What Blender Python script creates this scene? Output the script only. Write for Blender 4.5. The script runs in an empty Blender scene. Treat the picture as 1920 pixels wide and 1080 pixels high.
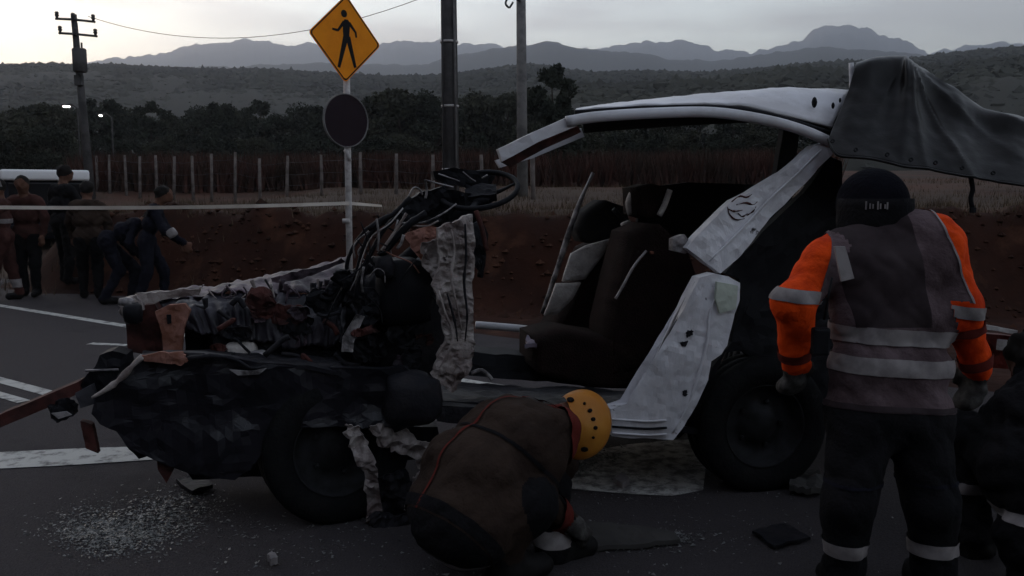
import bpy, bmesh, math, random
import numpy as np
from mathutils import Vector, Matrix, noise as mnoise
random.seed(7); rng = np.random.default_rng(7)
R = math.radians
scene = bpy.context.scene
COL = scene.collection

# ------------------------------------------------------------------ camera
PITCH = R(6.24); CAMH = 1.5; FPX = 1600.0
cd = bpy.data.cameras.new('camera'); cam = bpy.data.objects.new('camera', cd); COL.objects.link(cam)
cd.sensor_width = 36; cd.lens = 36*FPX/1920; cd.clip_start = .05; cd.clip_end = 30000
cam.location = (0, 0, CAMH); cam.rotation_euler = (R(90)-PITCH, 0, 0)
scene.camera = cam

# ------------------------------------------------------------------ sky, sun, exposure
SUN_AZ = R(-46); SUN_EL = R(4.0)          # azimuth from +Y, negative = to the left
w = bpy.data.worlds.new('World'); scene.world = w; w.use_nodes = True
nt = w.node_tree; nt.nodes.clear(); N = nt.nodes.new; L = nt.links.new
out = N('ShaderNodeOutputWorld'); bg = N('ShaderNodeBackground'); bg.inputs['Strength'].default_value = .15
sky = N('ShaderNodeTexSky'); sky.sky_type = 'NISHITA'; sky.sun_disc = False
sky.sun_elevation = SUN_EL; sky.sun_rotation = SUN_AZ; sky.altitude = 600; sky.air_density = 1.0; sky.dust_density = .9; sky.ozone_density = 1.5
bw = N('ShaderNodeRGBToBW'); L(sky.outputs[0], bw.inputs[0])
tint = N('ShaderNodeMix'); tint.data_type = 'RGBA'; tint.blend_type = 'MULTIPLY'; tint.inputs[0].default_value = 1
L(bw.outputs[0], tint.inputs[6]); tint.inputs[7].default_value = (1.15, .985, .84, 1)
thin = N('ShaderNodeMix'); thin.data_type = 'RGBA'; thin.inputs[0].default_value = .50     # thin veil of cloud greys the sky
L(sky.outputs[0], thin.inputs[6]); L(tint.outputs[2], thin.inputs[7])
tc = N('ShaderNodeTexCoord'); mp = N('ShaderNodeMapping'); mp.inputs['Scale'].default_value = (1.2, 1.2, 7)
nz = N('ShaderNodeTexNoise'); nz.inputs['Scale'].default_value = 2.6; nz.inputs['Detail'].default_value = 7
L(tc.outputs['Generated'], mp.inputs[0]); L(mp.outputs[0], nz.inputs['Vector'])
cr = N('ShaderNodeValToRGB'); cr.color_ramp.elements[0].position = .44; cr.color_ramp.elements[1].position = .62
cr.color_ramp.elements[0].color = (1, 1, 1, 1); cr.color_ramp.elements[1].color = (.70, .67, .68, 1)
L(nz.outputs[0], cr.inputs[0])
cl = N('ShaderNodeMix'); cl.data_type = 'RGBA'; cl.blend_type = 'MULTIPLY'; cl.inputs[0].default_value = 1
L(thin.outputs[2], cl.inputs[6]); L(cr.outputs[0], cl.inputs[7])
L(cl.outputs[2], bg.inputs[0]); L(bg.outputs[0], out.inputs[0])
sd = bpy.data.lights.new('sun', 'SUN'); sd.energy = .25; sd.angle = R(6); sd.color = (1, .86, .68)
sun = bpy.data.objects.new('sun', sd); COL.objects.link(sun)
sdir = Vector((math.sin(SUN_AZ)*math.cos(SUN_EL), math.cos(SUN_AZ)*math.cos(SUN_EL), math.sin(SUN_EL)))
sun.rotation_euler = sdir.to_track_quat('Z', 'Y').to_euler()
vs = scene.view_settings; vs.view_transform = 'Standard'; vs.look = 'None'; vs.gamma = 1; vs.exposure = 2.6; vs.use_curve_mapping = False
scene.cycles.use_denoising = True
scene.cycles.max_bounces = 5; scene.cycles.diffuse_bounces = 3; scene.cycles.volume_bounces = 0
scene.cycles.use_adaptive_sampling = True

# ------------------------------------------------------------------ helpers
CP, SP = math.cos(PITCH), math.sin(PITCH)
def ray(px, py):
    x = (px-960)/FPX; y = (540-py)/FPX
    return Vector((x, CP+SP*y, CP*y-SP))
def at(px, py, Y):
    d = ray(px, py); t = Y/d.y
    return Vector((d.x*t, Y, CAMH+d.z*t))
def ground_at(px, py, z=0.0):
    d = ray(px, py); t = (z-CAMH)/d.z
    return Vector((d.x*t, d.y*t, z))
TRUCK_P = Vector((-.82, 3.73, 0)); TU = Vector((.979, .205, 0)).normalized(); TN = Vector((-TU.y, TU.x, 0))
def near(px, py, off=0.0):
    d = ray(px, py); t = ((TRUCK_P+TN*off).dot(TN))/(d.x*TN.x+d.y*TN.y)
    return Vector((d.x*t, d.y*t, CAMH+d.z*t))

def tag(o, label=None, cat=None, group=None, kind=None):
    if label: o['label'] = label
    if cat: o['category'] = cat
    if group: o['group'] = group
    if kind: o['kind'] = kind
    return o
def empty(name, loc=(0, 0, 0), rz=0):
    o = bpy.data.objects.new(name, None); COL.objects.link(o); o.location = loc; o.rotation_euler = (0, 0, rz); return o
def link(name, me, mats, parent=None):
    if not isinstance(mats, (list, tuple)): mats = [mats]
    for m in mats: me.materials.append(m)
    o = bpy.data.objects.new(name, me); COL.objects.link(o)
    if parent is not None:
        o.parent = parent
        pl = parent.location; prz = parent.rotation_euler[2]
        # children are built in world space when the parent is an unrotated empty: keep them there
        if parent.get('_world'): o.matrix_parent_inverse = world_of(parent).inverted()
    return o
def world_of(o):
    m = Matrix.LocRotScale(o.location, o.rotation_euler, o.scale)
    if o.parent is not None: m = world_of(o.parent) @ o.matrix_parent_inverse @ m
    return m
def wthing(name, loc, label, cat, group=None):
    """An Empty at the thing's base whose parts are modelled in world space."""
    o = empty(name, loc); o['_world'] = 1; return tag(o, label, cat, group)
def from_np(name, v, f, smooth=False):
    me = bpy.data.meshes.new(name); me.from_pydata([tuple(p) for p in v], [], [tuple(int(i) for i in q) for q in f]); me.update()
    if smooth: me.polygons.foreach_set('use_smooth', [True]*len(me.polygons))
    return me
def from_bm(name, bm, smooth=False):
    me = bpy.data.meshes.new(name); bmesh.ops.recalc_face_normals(bm, faces=bm.faces); bm.to_mesh(me); bm.free()
    if smooth: me.polygons.foreach_set('use_smooth', [True]*len(me.polygons))
    return me
def part(name, bm, m, parent, smooth=False):
    o = link(name, from_bm(name, bm, smooth), m, parent)
    if parent is not None and parent.type == 'MESH': o['_world'] = 1; o.matrix_parent_inverse = world_of(parent).inverted()
    return o

def bm_box(bm, c, s, rot=None, bevel=0.0):
    r = bmesh.ops.create_cube(bm, size=1); vs_ = r['verts']
    M = Matrix.Translation(c) @ (rot.to_4x4() if rot else Matrix.Identity(4)) @ Matrix.Diagonal((*s, 1))
    bmesh.ops.transform(bm, matrix=M, verts=vs_)
    if bevel:
        es = list({e for v in vs_ for e in v.link_edges})
        bmesh.ops.bevel(bm, geom=es, offset=bevel, segments=2, affect='EDGES', profile=.6)
def catmull(pts, n):
    P = [Vector(p) for p in pts]; 
    if len(P) == 2: return [P[0].lerp(P[1], i/n) for i in range(n+1)]
    P = [P[0]*2-P[1]]+P+[P[-1]*2-P[-2]]; o = []
    k = len(P)-3
    for i in range(n+1):
        s = i/n*k; j = min(int(s), k-1); t = s-j; a, b, c, d = P[j:j+4]
        o.append(.5*((2*b)+(c-a)*t+(2*a-5*b+4*c-d)*t*t+(3*b-a-3*c+d)*t**3))
    return o
def bm_tube(bm, pts, r, seg=8, smooth_n=0, flat=1.0, cap=True, jitter=0.0):
    """tube along pts; r number or list; flat squeezes the section's second axis"""
    P = [Vector(p) for p in pts]
    if smooth_n: P = catmull(P, smooth_n)
    n = len(P); rr = [r]*n if not isinstance(r, (list, tuple)) else [r[0]+(r[-1]-r[0])*i/(n-1) if len(r) == 2 else float(np.interp(i/(n-1), np.linspace(0, 1, len(r)), r)) for i in range(n)]
    rings = []; up = Vector((0, 0, 1)); prev = None
    for i, p in enumerate(P):
        t = (P[min(i+1, n-1)]-P[max(i-1, 0)]).normalized()
        if prev is None:
            a = up if abs(t.z) < .9 else Vector((0, 1, 0)); x = t.cross(a).normalized()
        else: x = (prev-t*prev.dot(t)).normalized()
        prev = x; y = t.cross(x)
        j = 1+random.uniform(-jitter, jitter)
        rings.append([bm.verts.new(p+(x*math.cos(2*math.pi*k/seg)+y*flat*math.sin(2*math.pi*k/seg))*rr[i]*j) for k in range(seg)])
    for a, b in zip(rings, rings[1:]):
        for k in range(seg): bm.faces.new((a[k], a[(k+1) % seg], b[(k+1) % seg], b[k]))
    if cap: bm.faces.new(rings[0][::-1]); bm.faces.new(rings[-1])
def tube_part(name, pts, r, m, parent, **k):
    bm = bmesh.new(); bm_tube(bm, pts, r, **k); return part(name, bm, m, parent, True)
def bm_lathe(bm, prof, M, seg=28):
    """profile [(radius, axial)] swept round local Z, placed by matrix M; closed loop"""
    n = len(prof); V = []
    for k in range(seg):
        a = 2*math.pi*k/seg
        V.append([bm.verts.new(M @ Vector((r*math.cos(a), r*math.sin(a), z))) for r, z in prof])
    for k in range(seg):
        A, B = V[k], V[(k+1) % seg]
        for i in range(n):
            j = (i+1) % n
            if prof[i][0] < 1e-5 and prof[j][0] < 1e-5: continue
            try: bm.faces.new((A[i], A[j], B[j], B[i]))
            except ValueError: pass
def fbm(p, f, o=3):
    s = 0; a = 1
    for _ in range(o): s += a*mnoise.noise(Vector(p)*f); f *= 2.1; a *= .5
    return s
def slab(name, pts, thick, m, parent, crumple=.0, freq=6, edge=.05, ragged=0.0, direction=None, smooth=False):
    """thick bent sheet from a 3D outline: filled, subdivided, crumpled along its normal, then given thickness"""
    bm = bmesh.new(); vsn = [bm.verts.new(p) for p in pts]; f = bm.faces.new(vsn)
    nrm = Vector(direction) if direction is not None else TN
    if ragged:
        bmesh.ops.subdivide_edges(bm, edges=bm.edges[:], cuts=4)
        for v in bm.verts:
            v.co += Vector((random.uniform(-1, 1), random.uniform(-.5, .5), random.uniform(-1, 1)))*ragged
    bmesh.ops.triangulate(bm, faces=bm.faces[:], ngon_method='BEAUTY')
    for _ in range(6):
        lo = [e for e in bm.edges if e.calc_length() > edge]
        if not lo or len(bm.verts) > 6000: break
        bmesh.ops.subdivide_edges(bm, edges=lo, cuts=1); bmesh.ops.triangulate(bm, faces=[f for f in bm.faces if len(f.verts) > 3])
    if crumple:
        for v in bm.verts:
            p = v.co; c = fbm(p, freq)+.8*abs(fbm(p+Vector((5, 3, 1)), freq*1.7, 2))
            v.co = p+nrm*c*crumple+Vector((0, 0, 1))*fbm(p+Vector((9, 1, 4)), freq)*crumple*.4
    bm.normal_update()
    ret = bmesh.ops.extrude_face_region(bm, geom=bm.faces[:])
    for e in ret['geom']:
        if isinstance(e, bmesh.types.BMVert): e.co += nrm*thick
    return part(name, bm, m, parent, smooth)
def loft_bm(rows, nu, nv, thick=0.0, noise_amp=0.0, freq=4, disp=None, up=Vector((0, 0, 1))):
    cols = [catmull(r, nu) for r in rows]
    G = [catmull([cols[i][u] for i in range(len(rows))], nv) for u in range(nu+1)]
    bm = bmesh.new(); V = []
    for u in range(nu+1):
        r = []
        for v in range(nv+1):
            p = G[u][v]
            if noise_amp: p = p+up*(fbm(p, freq)+.6*abs(fbm(p+Vector((3, 7, 2)), freq*1.8, 2)))*noise_amp
            if disp: p = disp(p, u/nu, v/nv)
            r.append(bm.verts.new(p))
        V.append(r)
    for u in range(nu):
        for v in range(nv): bm.faces.new((V[u][v], V[u+1][v], V[u+1][v+1], V[u][v+1]))
    if thick:
        bm.normal_update(); bmesh.ops.solidify(bm, geom=bm.faces[:], thickness=thick)
    return bm

# ------------------------------------------------------------------ materials
def mat(name, c, rough=.8, metal=0.0, c2=None, scale=8.0, amount=1.0, bump=0.0, bscale=60.0, spec=.08, lo=.42, hi=.62, c3=None, s3=2.0, lo3=.5, hi3=.65, coords='Object'):
    m = bpy.data.materials.new(name); m.use_nodes = True; t = m.node_tree; b = t.nodes['Principled BSDF']
    b.inputs['Base Color'].default_value = (*c, 1); b.inputs['Roughness'].default_value = rough; b.inputs['Metallic'].default_value = metal
    b.inputs['Specular IOR Level'].default_value = spec
    co = t.nodes.new('ShaderNodeTexCoord'); src = co.outputs[coords]; col = None
    def layer(prev, prevc, cc, s, lo_, hi_, detail=6):
        n_ = t.nodes.new('ShaderNodeTexNoise'); n_.inputs['Scale'].default_value = s; n_.inputs['Detail'].default_value = detail; n_.inputs['Roughness'].default_value = .65
        t.links.new(src, n_.inputs['Vector'])
        r_ = t.nodes.new('ShaderNodeValToRGB'); r_.color_ramp.elements[0].position = lo_; r_.color_ramp.elements[1].position = hi_
        r_.color_ramp.elements[0].color = (0, 0, 0, 1); r_.color_ramp.elements[1].color = (amount, amount, amount, 1)
        t.links.new(n_.outputs[0], r_.inputs[0])
        x = t.nodes.new('ShaderNodeMix'); x.data_type = 'RGBA'; t.links.new(r_.outputs[0], x.inputs[0])
        if prev is not None: t.links.new(prev, x.inputs[6])
        else: x.inputs[6].default_value = (*prevc, 1)
        x.inputs[7].default_value = (*cc, 1); return x.outputs[2]
    if c2: col = layer(None, c, c2, scale, lo, hi)
    if c3: col = layer(col, c, c3, s3, lo3, hi3, 9)
    if col is not None: t.links.new(col, b.inputs['Base Color'])
    if bump:
        n2 = t.nodes.new('ShaderNodeTexNoise'); n2.inputs['Scale'].default_value = bscale; n2.inputs['Detail'].default_value = 5
        t.links.new(src, n2.inputs['Vector']); bp = t.nodes.new('ShaderNodeBump'); bp.inputs['Strength'].default_value = bump; bp.inputs['Distance'].default_value = .02
        t.links.new(n2.outputs[0], bp.inputs['Height']); t.links.new(bp.outputs[0], b.inputs['Normal'])
    return m
M = {}
M['asphalt'] = mat('asphalt', (.066, .058, .060), .88, c2=(.034, .030, .031), scale=150, lo=.36, hi=.66, bump=.6, bscale=120, c3=(.022, .021, .021), s3=.55, lo3=.56, hi3=.70)
M['pale_patch'] = mat('pale_road_patch', (.50, .48, .45), .85, c2=(.16, .15, .145), scale=14, lo=.42, hi=.60, bump=.3, bscale=120)
M['paint_line'] = mat('worn_white_road_paint', (.46, .45, .42), .8, c2=(.12, .115, .11), scale=9, lo=.50, hi=.66, bump=.3, bscale=90)
M['soil'] = mat('red_brown_soil', (.036, .014, .009), .95, c2=(.018, .009, .007), scale=.8, lo=.38, hi=.66, bump=1.0, bscale=5, c3=(.095, .042, .025), s3=1.7, lo3=.56, hi3=.78)
M['field'] = mat('dry_field_soil', (.056, .038, .028), .95, c2=(.036, .022, .017), scale=.35, bump=.8, bscale=3, c3=(.085, .04, .028), s3=.09)
M['drygrass'] = mat('dry_grass', (.105, .078, .052), .9, c2=(.06, .04, .026), scale=1.5)
M['brush'] = mat('dry_reddish_brush', (.060, .026, .020), .95, c2=(.035, .022, .016), scale=.5)
M['leaf_dark'] = mat('dark_evergreen_leaves', (.032, .036, .026), .85, c2=(.020, .023, .018), scale=.6)
M['leaf_mid'] = mat('dull_green_leaves', (.044, .044, .030), .85, c2=(.028, .029, .021), scale=.7)
M['bark'] = mat('bark', (.055, .042, .034), .95, c2=(.03, .023, .02), scale=6, bump=.6, bscale=20)
M['wood_far'] = mat('wooded_hillside', (.050, .050, .040), .95, c2=(.034, .034, .030), scale=.02, bump=0)
M['hill'] = mat('scrub_hillside', (.042, .041, .034), .95, c2=(.034, .033, .029), scale=.012, c3=(.046, .043, .036), s3=.004)
M['mount'] = mat('mountain_slope', (.06, .06, .058), .95, c2=(.045, .045, .045), scale=.0015)
M['concrete'] = mat('weathered_concrete', (.20, .19, .185), .9, c2=(.12, .115, .115), scale=3, bump=.3, bscale=30)
M['concrete_d'] = mat('dark_stained_concrete', (.085, .08, .08), .9, c2=(.05, .048, .048), scale=2, bump=.3, bscale=30)
M['post'] = mat('grey_fence_timber', (.15, .125, .115), .9, c2=(.08, .066, .06), scale=4)
M['wire'] = mat('dull_wire', (.06, .06, .065), .6, .4)
M['galv'] = mat('galvanised_steel', (.50, .47, .46), .55, .1, c2=(.34, .31, .30), scale=12)
M['sign_y'] = mat('amber_sign_sheeting', (.90, .29, .012), .5, c2=(.80, .24, .010), scale=3)
M['sign_k'] = mat('black_sign_print', (.012, .011, .012), .6)
M['sign_back'] = mat('dark_maroon_plate', (.018, .010, .014), .6, c2=(.02, .012, .016), scale=5)
M['white_paint'] = mat('scraped_white_car_paint', (.70, .69, .72), .42, c2=(.48, .46, .47), scale=3.2, lo=.45, hi=.7, spec=.5, c3=(.030, .026, .026), s3=9, lo3=.66, hi3=.69, bump=.12, bscale=25)
M['white_clean'] = mat('dusty_white_car_paint', (.60, .59, .62), .4, c2=(.44, .42, .43), scale=2.5, spec=.5, c3=(.10, .09, .09), s3=14, lo3=.70, hi3=.74)
M['torn'] = mat('torn_scuffed_white_sheet_metal', (.36, .32, .30), .55, c2=(.12, .09, .085), scale=6, lo=.40, hi=.62, c3=(.025, .016, .016), s3=11, lo3=.62, hi3=.68, bump=.4, bscale=30)
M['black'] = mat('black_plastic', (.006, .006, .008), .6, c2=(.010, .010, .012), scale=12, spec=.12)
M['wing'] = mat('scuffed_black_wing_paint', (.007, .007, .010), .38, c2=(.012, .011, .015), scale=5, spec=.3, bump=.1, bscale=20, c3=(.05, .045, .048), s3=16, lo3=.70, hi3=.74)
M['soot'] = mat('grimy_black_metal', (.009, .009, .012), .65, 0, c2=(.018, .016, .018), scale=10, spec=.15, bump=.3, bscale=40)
M['hoodpaint'] = mat('grey_scraped_bonnet_paint', (.105, .074, .088), .5, c2=(.014, .009, .013), scale=5, lo=.42, hi=.60, spec=.2, bump=.2, bscale=30)
M['metal'] = mat('bare_bent_metal', (.30, .28, .28), .45, .3, c2=(.06, .055, .055), scale=11)
M['rust'] = mat('pinkish_primer_metal', (.30, .15, .12), .65, .1, c2=(.18, .075, .05), scale=9, lo=.4, hi=.6)
M['rust_d'] = mat('dark_red_brown_metal', (.075, .028, .024), .7, .1, c2=(.03, .016, .015), scale=11)
M['rubber'] = mat('tyre_rubber', (.006, .006, .007), .85, c2=(.010, .010, .010), scale=14, bump=.3, bscale=60)
M['rim'] = mat('dull_steel_rim', (.022, .022, .024), .6, .2, c2=(.012, .012, .012), scale=14)
M['seat'] = mat('dark_brown_seat_cloth', (.016, .009, .008), .95, c2=(.009, .006, .005), scale=8, bump=.5, bscale=120)
M['seat_pale'] = mat('pale_grey_seat_side', (.50, .46, .43), .85, c2=(.30, .27, .25), scale=6, bump=.4, bscale=80)
M['liner'] = mat('charcoal_headliner', (.020, .019, .019), .95)
M['tarp'] = mat('black_plastic_tarpaulin', (.006, .005, .005), .34, c2=(.009, .007, .006), scale=3, spec=.14, bump=.12, bscale=14)
M['orange'] = mat('orange_workwear', (.70, .062, .006), .8, c2=(.46, .032, .005), scale=6, bump=.35, bscale=45)
M['vest'] = mat('grey_mauve_vest_cloth', (.115, .082, .088), .85, c2=(.060, .040, .043), scale=4.5, bump=.3, bscale=60)
M['vest_d'] = mat('vest_back_shade_and_hem', (.028, .020, .022), .9, c2=(.045, .034, .036), scale=5)  # shade on the back painted as darker cloth; also colours the hem
M['navy'] = mat('navy_work_cloth', (.007, .007, .012), .9, c2=(.012, .012, .018), scale=5, bump=.3, bscale=60)
M['blackcloth'] = mat('black_trouser_cloth', (.006, .006, .007), .92, c2=(.011, .010, .011), scale=5, bump=.3, bscale=60)
M['reflect'] = mat('silver_reflective_tape', (.26, .235, .23), .55, c2=(.17, .15, .15), scale=9)
M['brown'] = mat('brown_jacket_cloth', (.038, .025, .019), .92, c2=(.022, .014, .011), scale=4, bump=.3, bscale=60)
M['redbrown'] = mat('red_brown_turnout_cloth', (.062, .026, .022), .92, c2=(.036, .016, .014), scale=4)
M['skin'] = mat('skin', (.11, .055, .038), .6)
M['hair'] = mat('dark_hair', (.012, .010, .009), .7)
M['helmet'] = mat('orange_yellow_helmet_shell', (.78, .36, .06), .45, c2=(.70, .28, .035), scale=4, spec=.5)
M['hole'] = mat('vent_black', (.01, .008, .008), .8)
M['redhelm'] = mat('dark_red_cloth', (.10, .018, .014), .9)
M['boot'] = mat('black_boot_leather', (.012, .011, .011), .6)
M['glove'] = mat('dark_glove', (.035, .032, .03), .9, c2=(.09, .085, .08), scale=20)
M['van'] = mat('van_white', (.80, .78, .78), .5)
M['van_d'] = mat('van_dark_blue', (.012, .013, .02), .4)
M['glass_d'] = mat('dark_window_glass', (.010, .011, .013), .12, spec=.5)
M['tape'] = mat('pale_barrier_tape', (.56, .50, .44), .6, c2=(.44, .38, .33), scale=2)
M['shard'] = mat('crushed_glass', (.19, .19, .18), .35, spec=.4, c2=(.08, .08, .08), scale=30)
M['board'] = mat('grey_trim_board', (.06, .056, .053), .8, c2=(.05, .047, .045), scale=8)
M['plate'] = mat('pale_plate', (.34, .31, .30), .6, c2=(.24, .22, .21), scale=20)
M['redcar'] = mat('dark_red_bumper_plastic', (.10, .014, .010), .5, c2=(.06, .012, .01), scale=6)
M['green'] = mat('olive_glove', (.09, .08, .02), .9)
lm = bpy.data.materials.new('lit_street_lamp'); lm.use_nodes = True; b_ = lm.node_tree.nodes['Principled BSDF']
b_.inputs['Emission Color'].default_value = (1, .95, .88, 1); b_.inputs['Emission Strength'].default_value = 3; M['lamp'] = lm

# ------------------------------------------------------------------ terrain
RD = Vector((.822, -.569, 0)); RN = Vector((.569, .822, 0))        # road runs along RD; RN is across it, away from the camera
BX = [-60, -9, -4, .3, 4, 8, 20, 60, 200]; BY = [15, 13.4, 12.0, 10.6, 10.2, 10.0, 9.4, 4, -20]
def sm(a, b, x): t = min(1, max(0, (x-a)/(b-a))); return t*t*(3-2*t)
def gz(x, y):
    d = y-float(np.interp(x, BX, BY))
    amt = sm(-8.6, -6.6, x)
    wob = .22*mnoise.noise(Vector((x*.7, y*.7, 0)))
    h = 1.28*sm(0+wob, 1.15+wob, d)*amt+(1.28*sm(2, 26, d)*(1-amt))
    h += .50*sm(6, 24, d)+1.6*sm(24, 75, d)+.35*sm(8, 20, x)*sm(0, 3, d)
    if -.2 < d < 1.7 and amt > .2: h += max(-h*.8, (.16*fbm((x, y*.5, 0), 1.5, 4)-.10*abs(fbm((x*2.1, y*.35, 5), 1.0, 3)))*min(1, (d+.2)*1.5))
    h += sm(1.5, 8, d)*.10*fbm((x, y, 3), .25)
    h += 24*sm(8.6, 34, -(x*.569+y*.822))          # unseen hillside added behind the camera to block sky light and darken the foreground
    return h
xs = np.concatenate([-np.geomspace(8000, 40, 15), np.arange(-36, -10, 2.0), np.arange(-10, 9, .22), np.arange(9, 36, 2.0), np.geomspace(40, 8000, 15)])
ys = np.concatenate([-np.geomspace(5200, 30, 10), np.arange(-28, 8, 2.0), np.arange(8, 16, .16), np.arange(16, 40, 1.2), np.geomspace(41, 5200, 22)])
gv = [(x, y, gz(x, y)) for y in ys for x in xs]; nx = len(xs)
gf = [(j*nx+i, j*nx+i+1, (j+1)*nx+i+1, (j+1)*nx+i) for j in range(len(ys)-1) for i in range(nx-1)]
me = from_np('ground', gv, gf, True)
mi = []
for p in me.polygons:
    c = p.center; d = c.y-float(np.interp(c.x, BX, BY)); mi.append(1 if (d < 1.5) else 0)
me.polygons.foreach_set('material_index', mi)
g = link('ground', me, [M['field'], M['soil']]); tag(g, kind='structure')
# road sheet: 4 cm above the bare ground? no - a thin carriageway laid on it
def strip(name, a, b, n0, n1, z, m, parent=None, seg=60, wob=0.0):
    v = []; f = []
    for i in range(seg+1):
        s = a+(b-a)*i/seg
        for n_ in (n0, n1):
            q = RD*s+RN*(n_+wob*mnoise.noise(Vector((s*.9, n_, 0)))); v.append((q.x, q.y, z))
    for i in range(seg): f.append((2*i, 2*i+2, 2*i+3, 2*i+1))
    return link(name, from_np(name, v, f), m, parent)
road = strip('road', -120, 120, -8, 7.3, .012, M['asphalt'], seg=200, wob=.12); tag(road, kind='structure')
def marking(pts, z=.017, name='road_marking', m=None):
    n_ = len(pts)//2; v = [(p.x, p.y, z) for p in pts]; f = [(2*i, 2*i+2, 2*i+3, 2*i+1) for i in range(n_-1)]
    o = link(name, from_np(name, v, f), m or M['paint_line'], road); return o
def line_between(a, b, wdt):
    a = Vector(a); b = Vector(b); t = (b-a).normalized(); n_ = Vector((-t.y, t.x, 0)); pts = []
    for i in range(9):
        p = a.lerp(b, i/8); q = wdt*(1+.15*random.uniform(-1, 1)); pts += [p-n_*q/2, p+n_*q/2]
    return marking(pts)
e0 = ground_at(0, 575); e1 = ground_at(220, 611); dd = (e1-e0).normalized()
line_between(e0-dd*30, e0+dd*9, .13)                          # edge line
c0 = ground_at(0, 716); c1 = ground_at(92, 741); dc = (c1-c0).normalized()
line_between(c0-dc*25, c1+dc*.12, .10); 
k0 = ground_at(0, 745); k1 = ground_at(45, 757); line_between(k0-dc*25, k1, .10)
line_between(ground_at(168, 647), ground_at(240, 650), .10)
marking([ground_at(-160, 893), ground_at(-160, 858), ground_at(0, 884), ground_at(0, 853), ground_at(120, 878), ground_at(120, 847), ground_at(230, 871), ground_at(230, 843), ground_at(330, 864), ground_at(330, 846), ground_at(372, 858), ground_at(372, 848)])
marking([ground_at(1000, 915), ground_at(1040, 866), ground_at(1100, 925), ground_at(1100, 852), ground_at(1180, 932), ground_at(1180, 838), ground_at(1260, 936), ground_at(1260, 830), ground_at(1318, 925), ground_at(1330, 828)], m=M['pale_patch'])  # blotchy patch below the sill, paler than the asphalt

# ------------------------------------------------------------------ ridges and mountains
def ridge(name, prof, D, depth, mtl, amp, fr, seed, kind='structure', front=.5, nu=420, nv=26, span=(-1500, 3500)):
    """prof: crest line as (px, py) at distance D; continues past the frame; real relief rising to the crest and falling behind it"""
    px = np.array([p[0] for p in prof], float); py = np.array([p[1] for p in prof], float)
    U = np.linspace(span[0], span[1], nu); v = []; f = []
    for i, u in enumerate(U):
        c = at(u, float(np.interp(u, px, py)), D)
        h = c.z+amp*fbm((u*fr, seed, 0), 1.0, 5)
        dx = c.x/D
        for j in range(nv+1):
            t = j/nv; s = 1-abs(2*t-1); y = D-depth*(1-s) if t < .5 else D+min(depth, 700)*(1-s)
            rel = (s**front)*(1+.0)
            q = fbm((dx*y*fr*.12+seed, y*fr*.12, seed), 1.0, 4)
            z = h*rel*(1+.16*q*(1-s)*(s > 0))
            v.append((dx*y, y, z-2 if s > 0 else -20))
    for i in range(nu-1):
        for j in range(nv): a = i*(nv+1)+j; f.append((a, a+nv+1, a+nv+2, a+1))
    o = link(name, from_np(name, v, f, True), mtl); tag(o, kind=kind); return o
MT = [(-1500, 90), (-900, 60), (-500, 100), (-100, 125), (60, 124), (160, 119), (210, 107), (310, 100), (335, 88), (380, 80), (430, 79), (460, 69), (480, 75), (520, 81), (550, 86), (575, 79), (600, 84), (680, 92), (715, 80), (745, 74), (790, 76), (830, 75), (870, 82), (930, 80), (960, 92), (1000, 96), (1060, 88), (1120, 92), (1160, 82), (1200, 80), (1260, 76), (1300, 78), (1340, 90), (1400, 98), (1460, 88), (1510, 70), (1535, 52), (1560, 47), (1600, 48), (1625, 52), (1650, 66), (1700, 74), (1740, 98), (1800, 88), (1880, 78), (1960, 80), (2100, 60), (2500, 90), (3500, 60)]
ridge('mountain_range', MT, 4200, 1500, M['mount'], 17, .045, 3.1, nu=1500)
FT = [(-1500, 110), (-300, 130), (300, 128), (560, 118), (640, 116), (720, 122), (800, 118), (880, 96), (930, 92), (980, 84), (1040, 78), (1100, 90), (1180, 95), (1260, 108), (1350, 112), (1440, 100), (1540, 88), (1640, 92), (1740, 105), (1900, 108), (2300, 90), (3500, 110)]
ridge('foothills', FT, 1900, 600, M['mount'], 6, .03, 7.7, nu=700)
MR = [(-1500, 90), (-600, 110), (0, 119), (100, 117), (160, 119), (240, 120), (320, 124), (400, 127), (480, 126), (560, 131), (640, 135), (720, 140), (800, 140), (880, 132), (950, 122), (1000, 118), (1060, 128), (1120, 134), (1200, 130), (1300, 134), (1420, 126), (1500, 118), (1600, 112), (1700, 108), (1760, 100), (1820, 93), (1900, 86), (2000, 82), (2400, 70), (3500, 90)]
ridge('near_ridge', MR, 620, 330, M['hill'], 1.6, .05, 1.3, nu=900, nv=40)
WH = [(-1500, 170), (-200, 190), (300, 215), (700, 220), (900, 190), (1000, 160), (1060, 148), (1130, 150), (1200, 146), (1260, 140), (1340, 142), (1420, 128), (1500, 118), (1560, 120), (1640, 130), (1720, 115), (1800, 110), (1870, 102), (1940, 98), (2300, 90), (3500, 120)]
ridge('wooded_hill', WH, 260, 120, M['hill'], .7, .08, 5.2, nu=700, nv=34)
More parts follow.
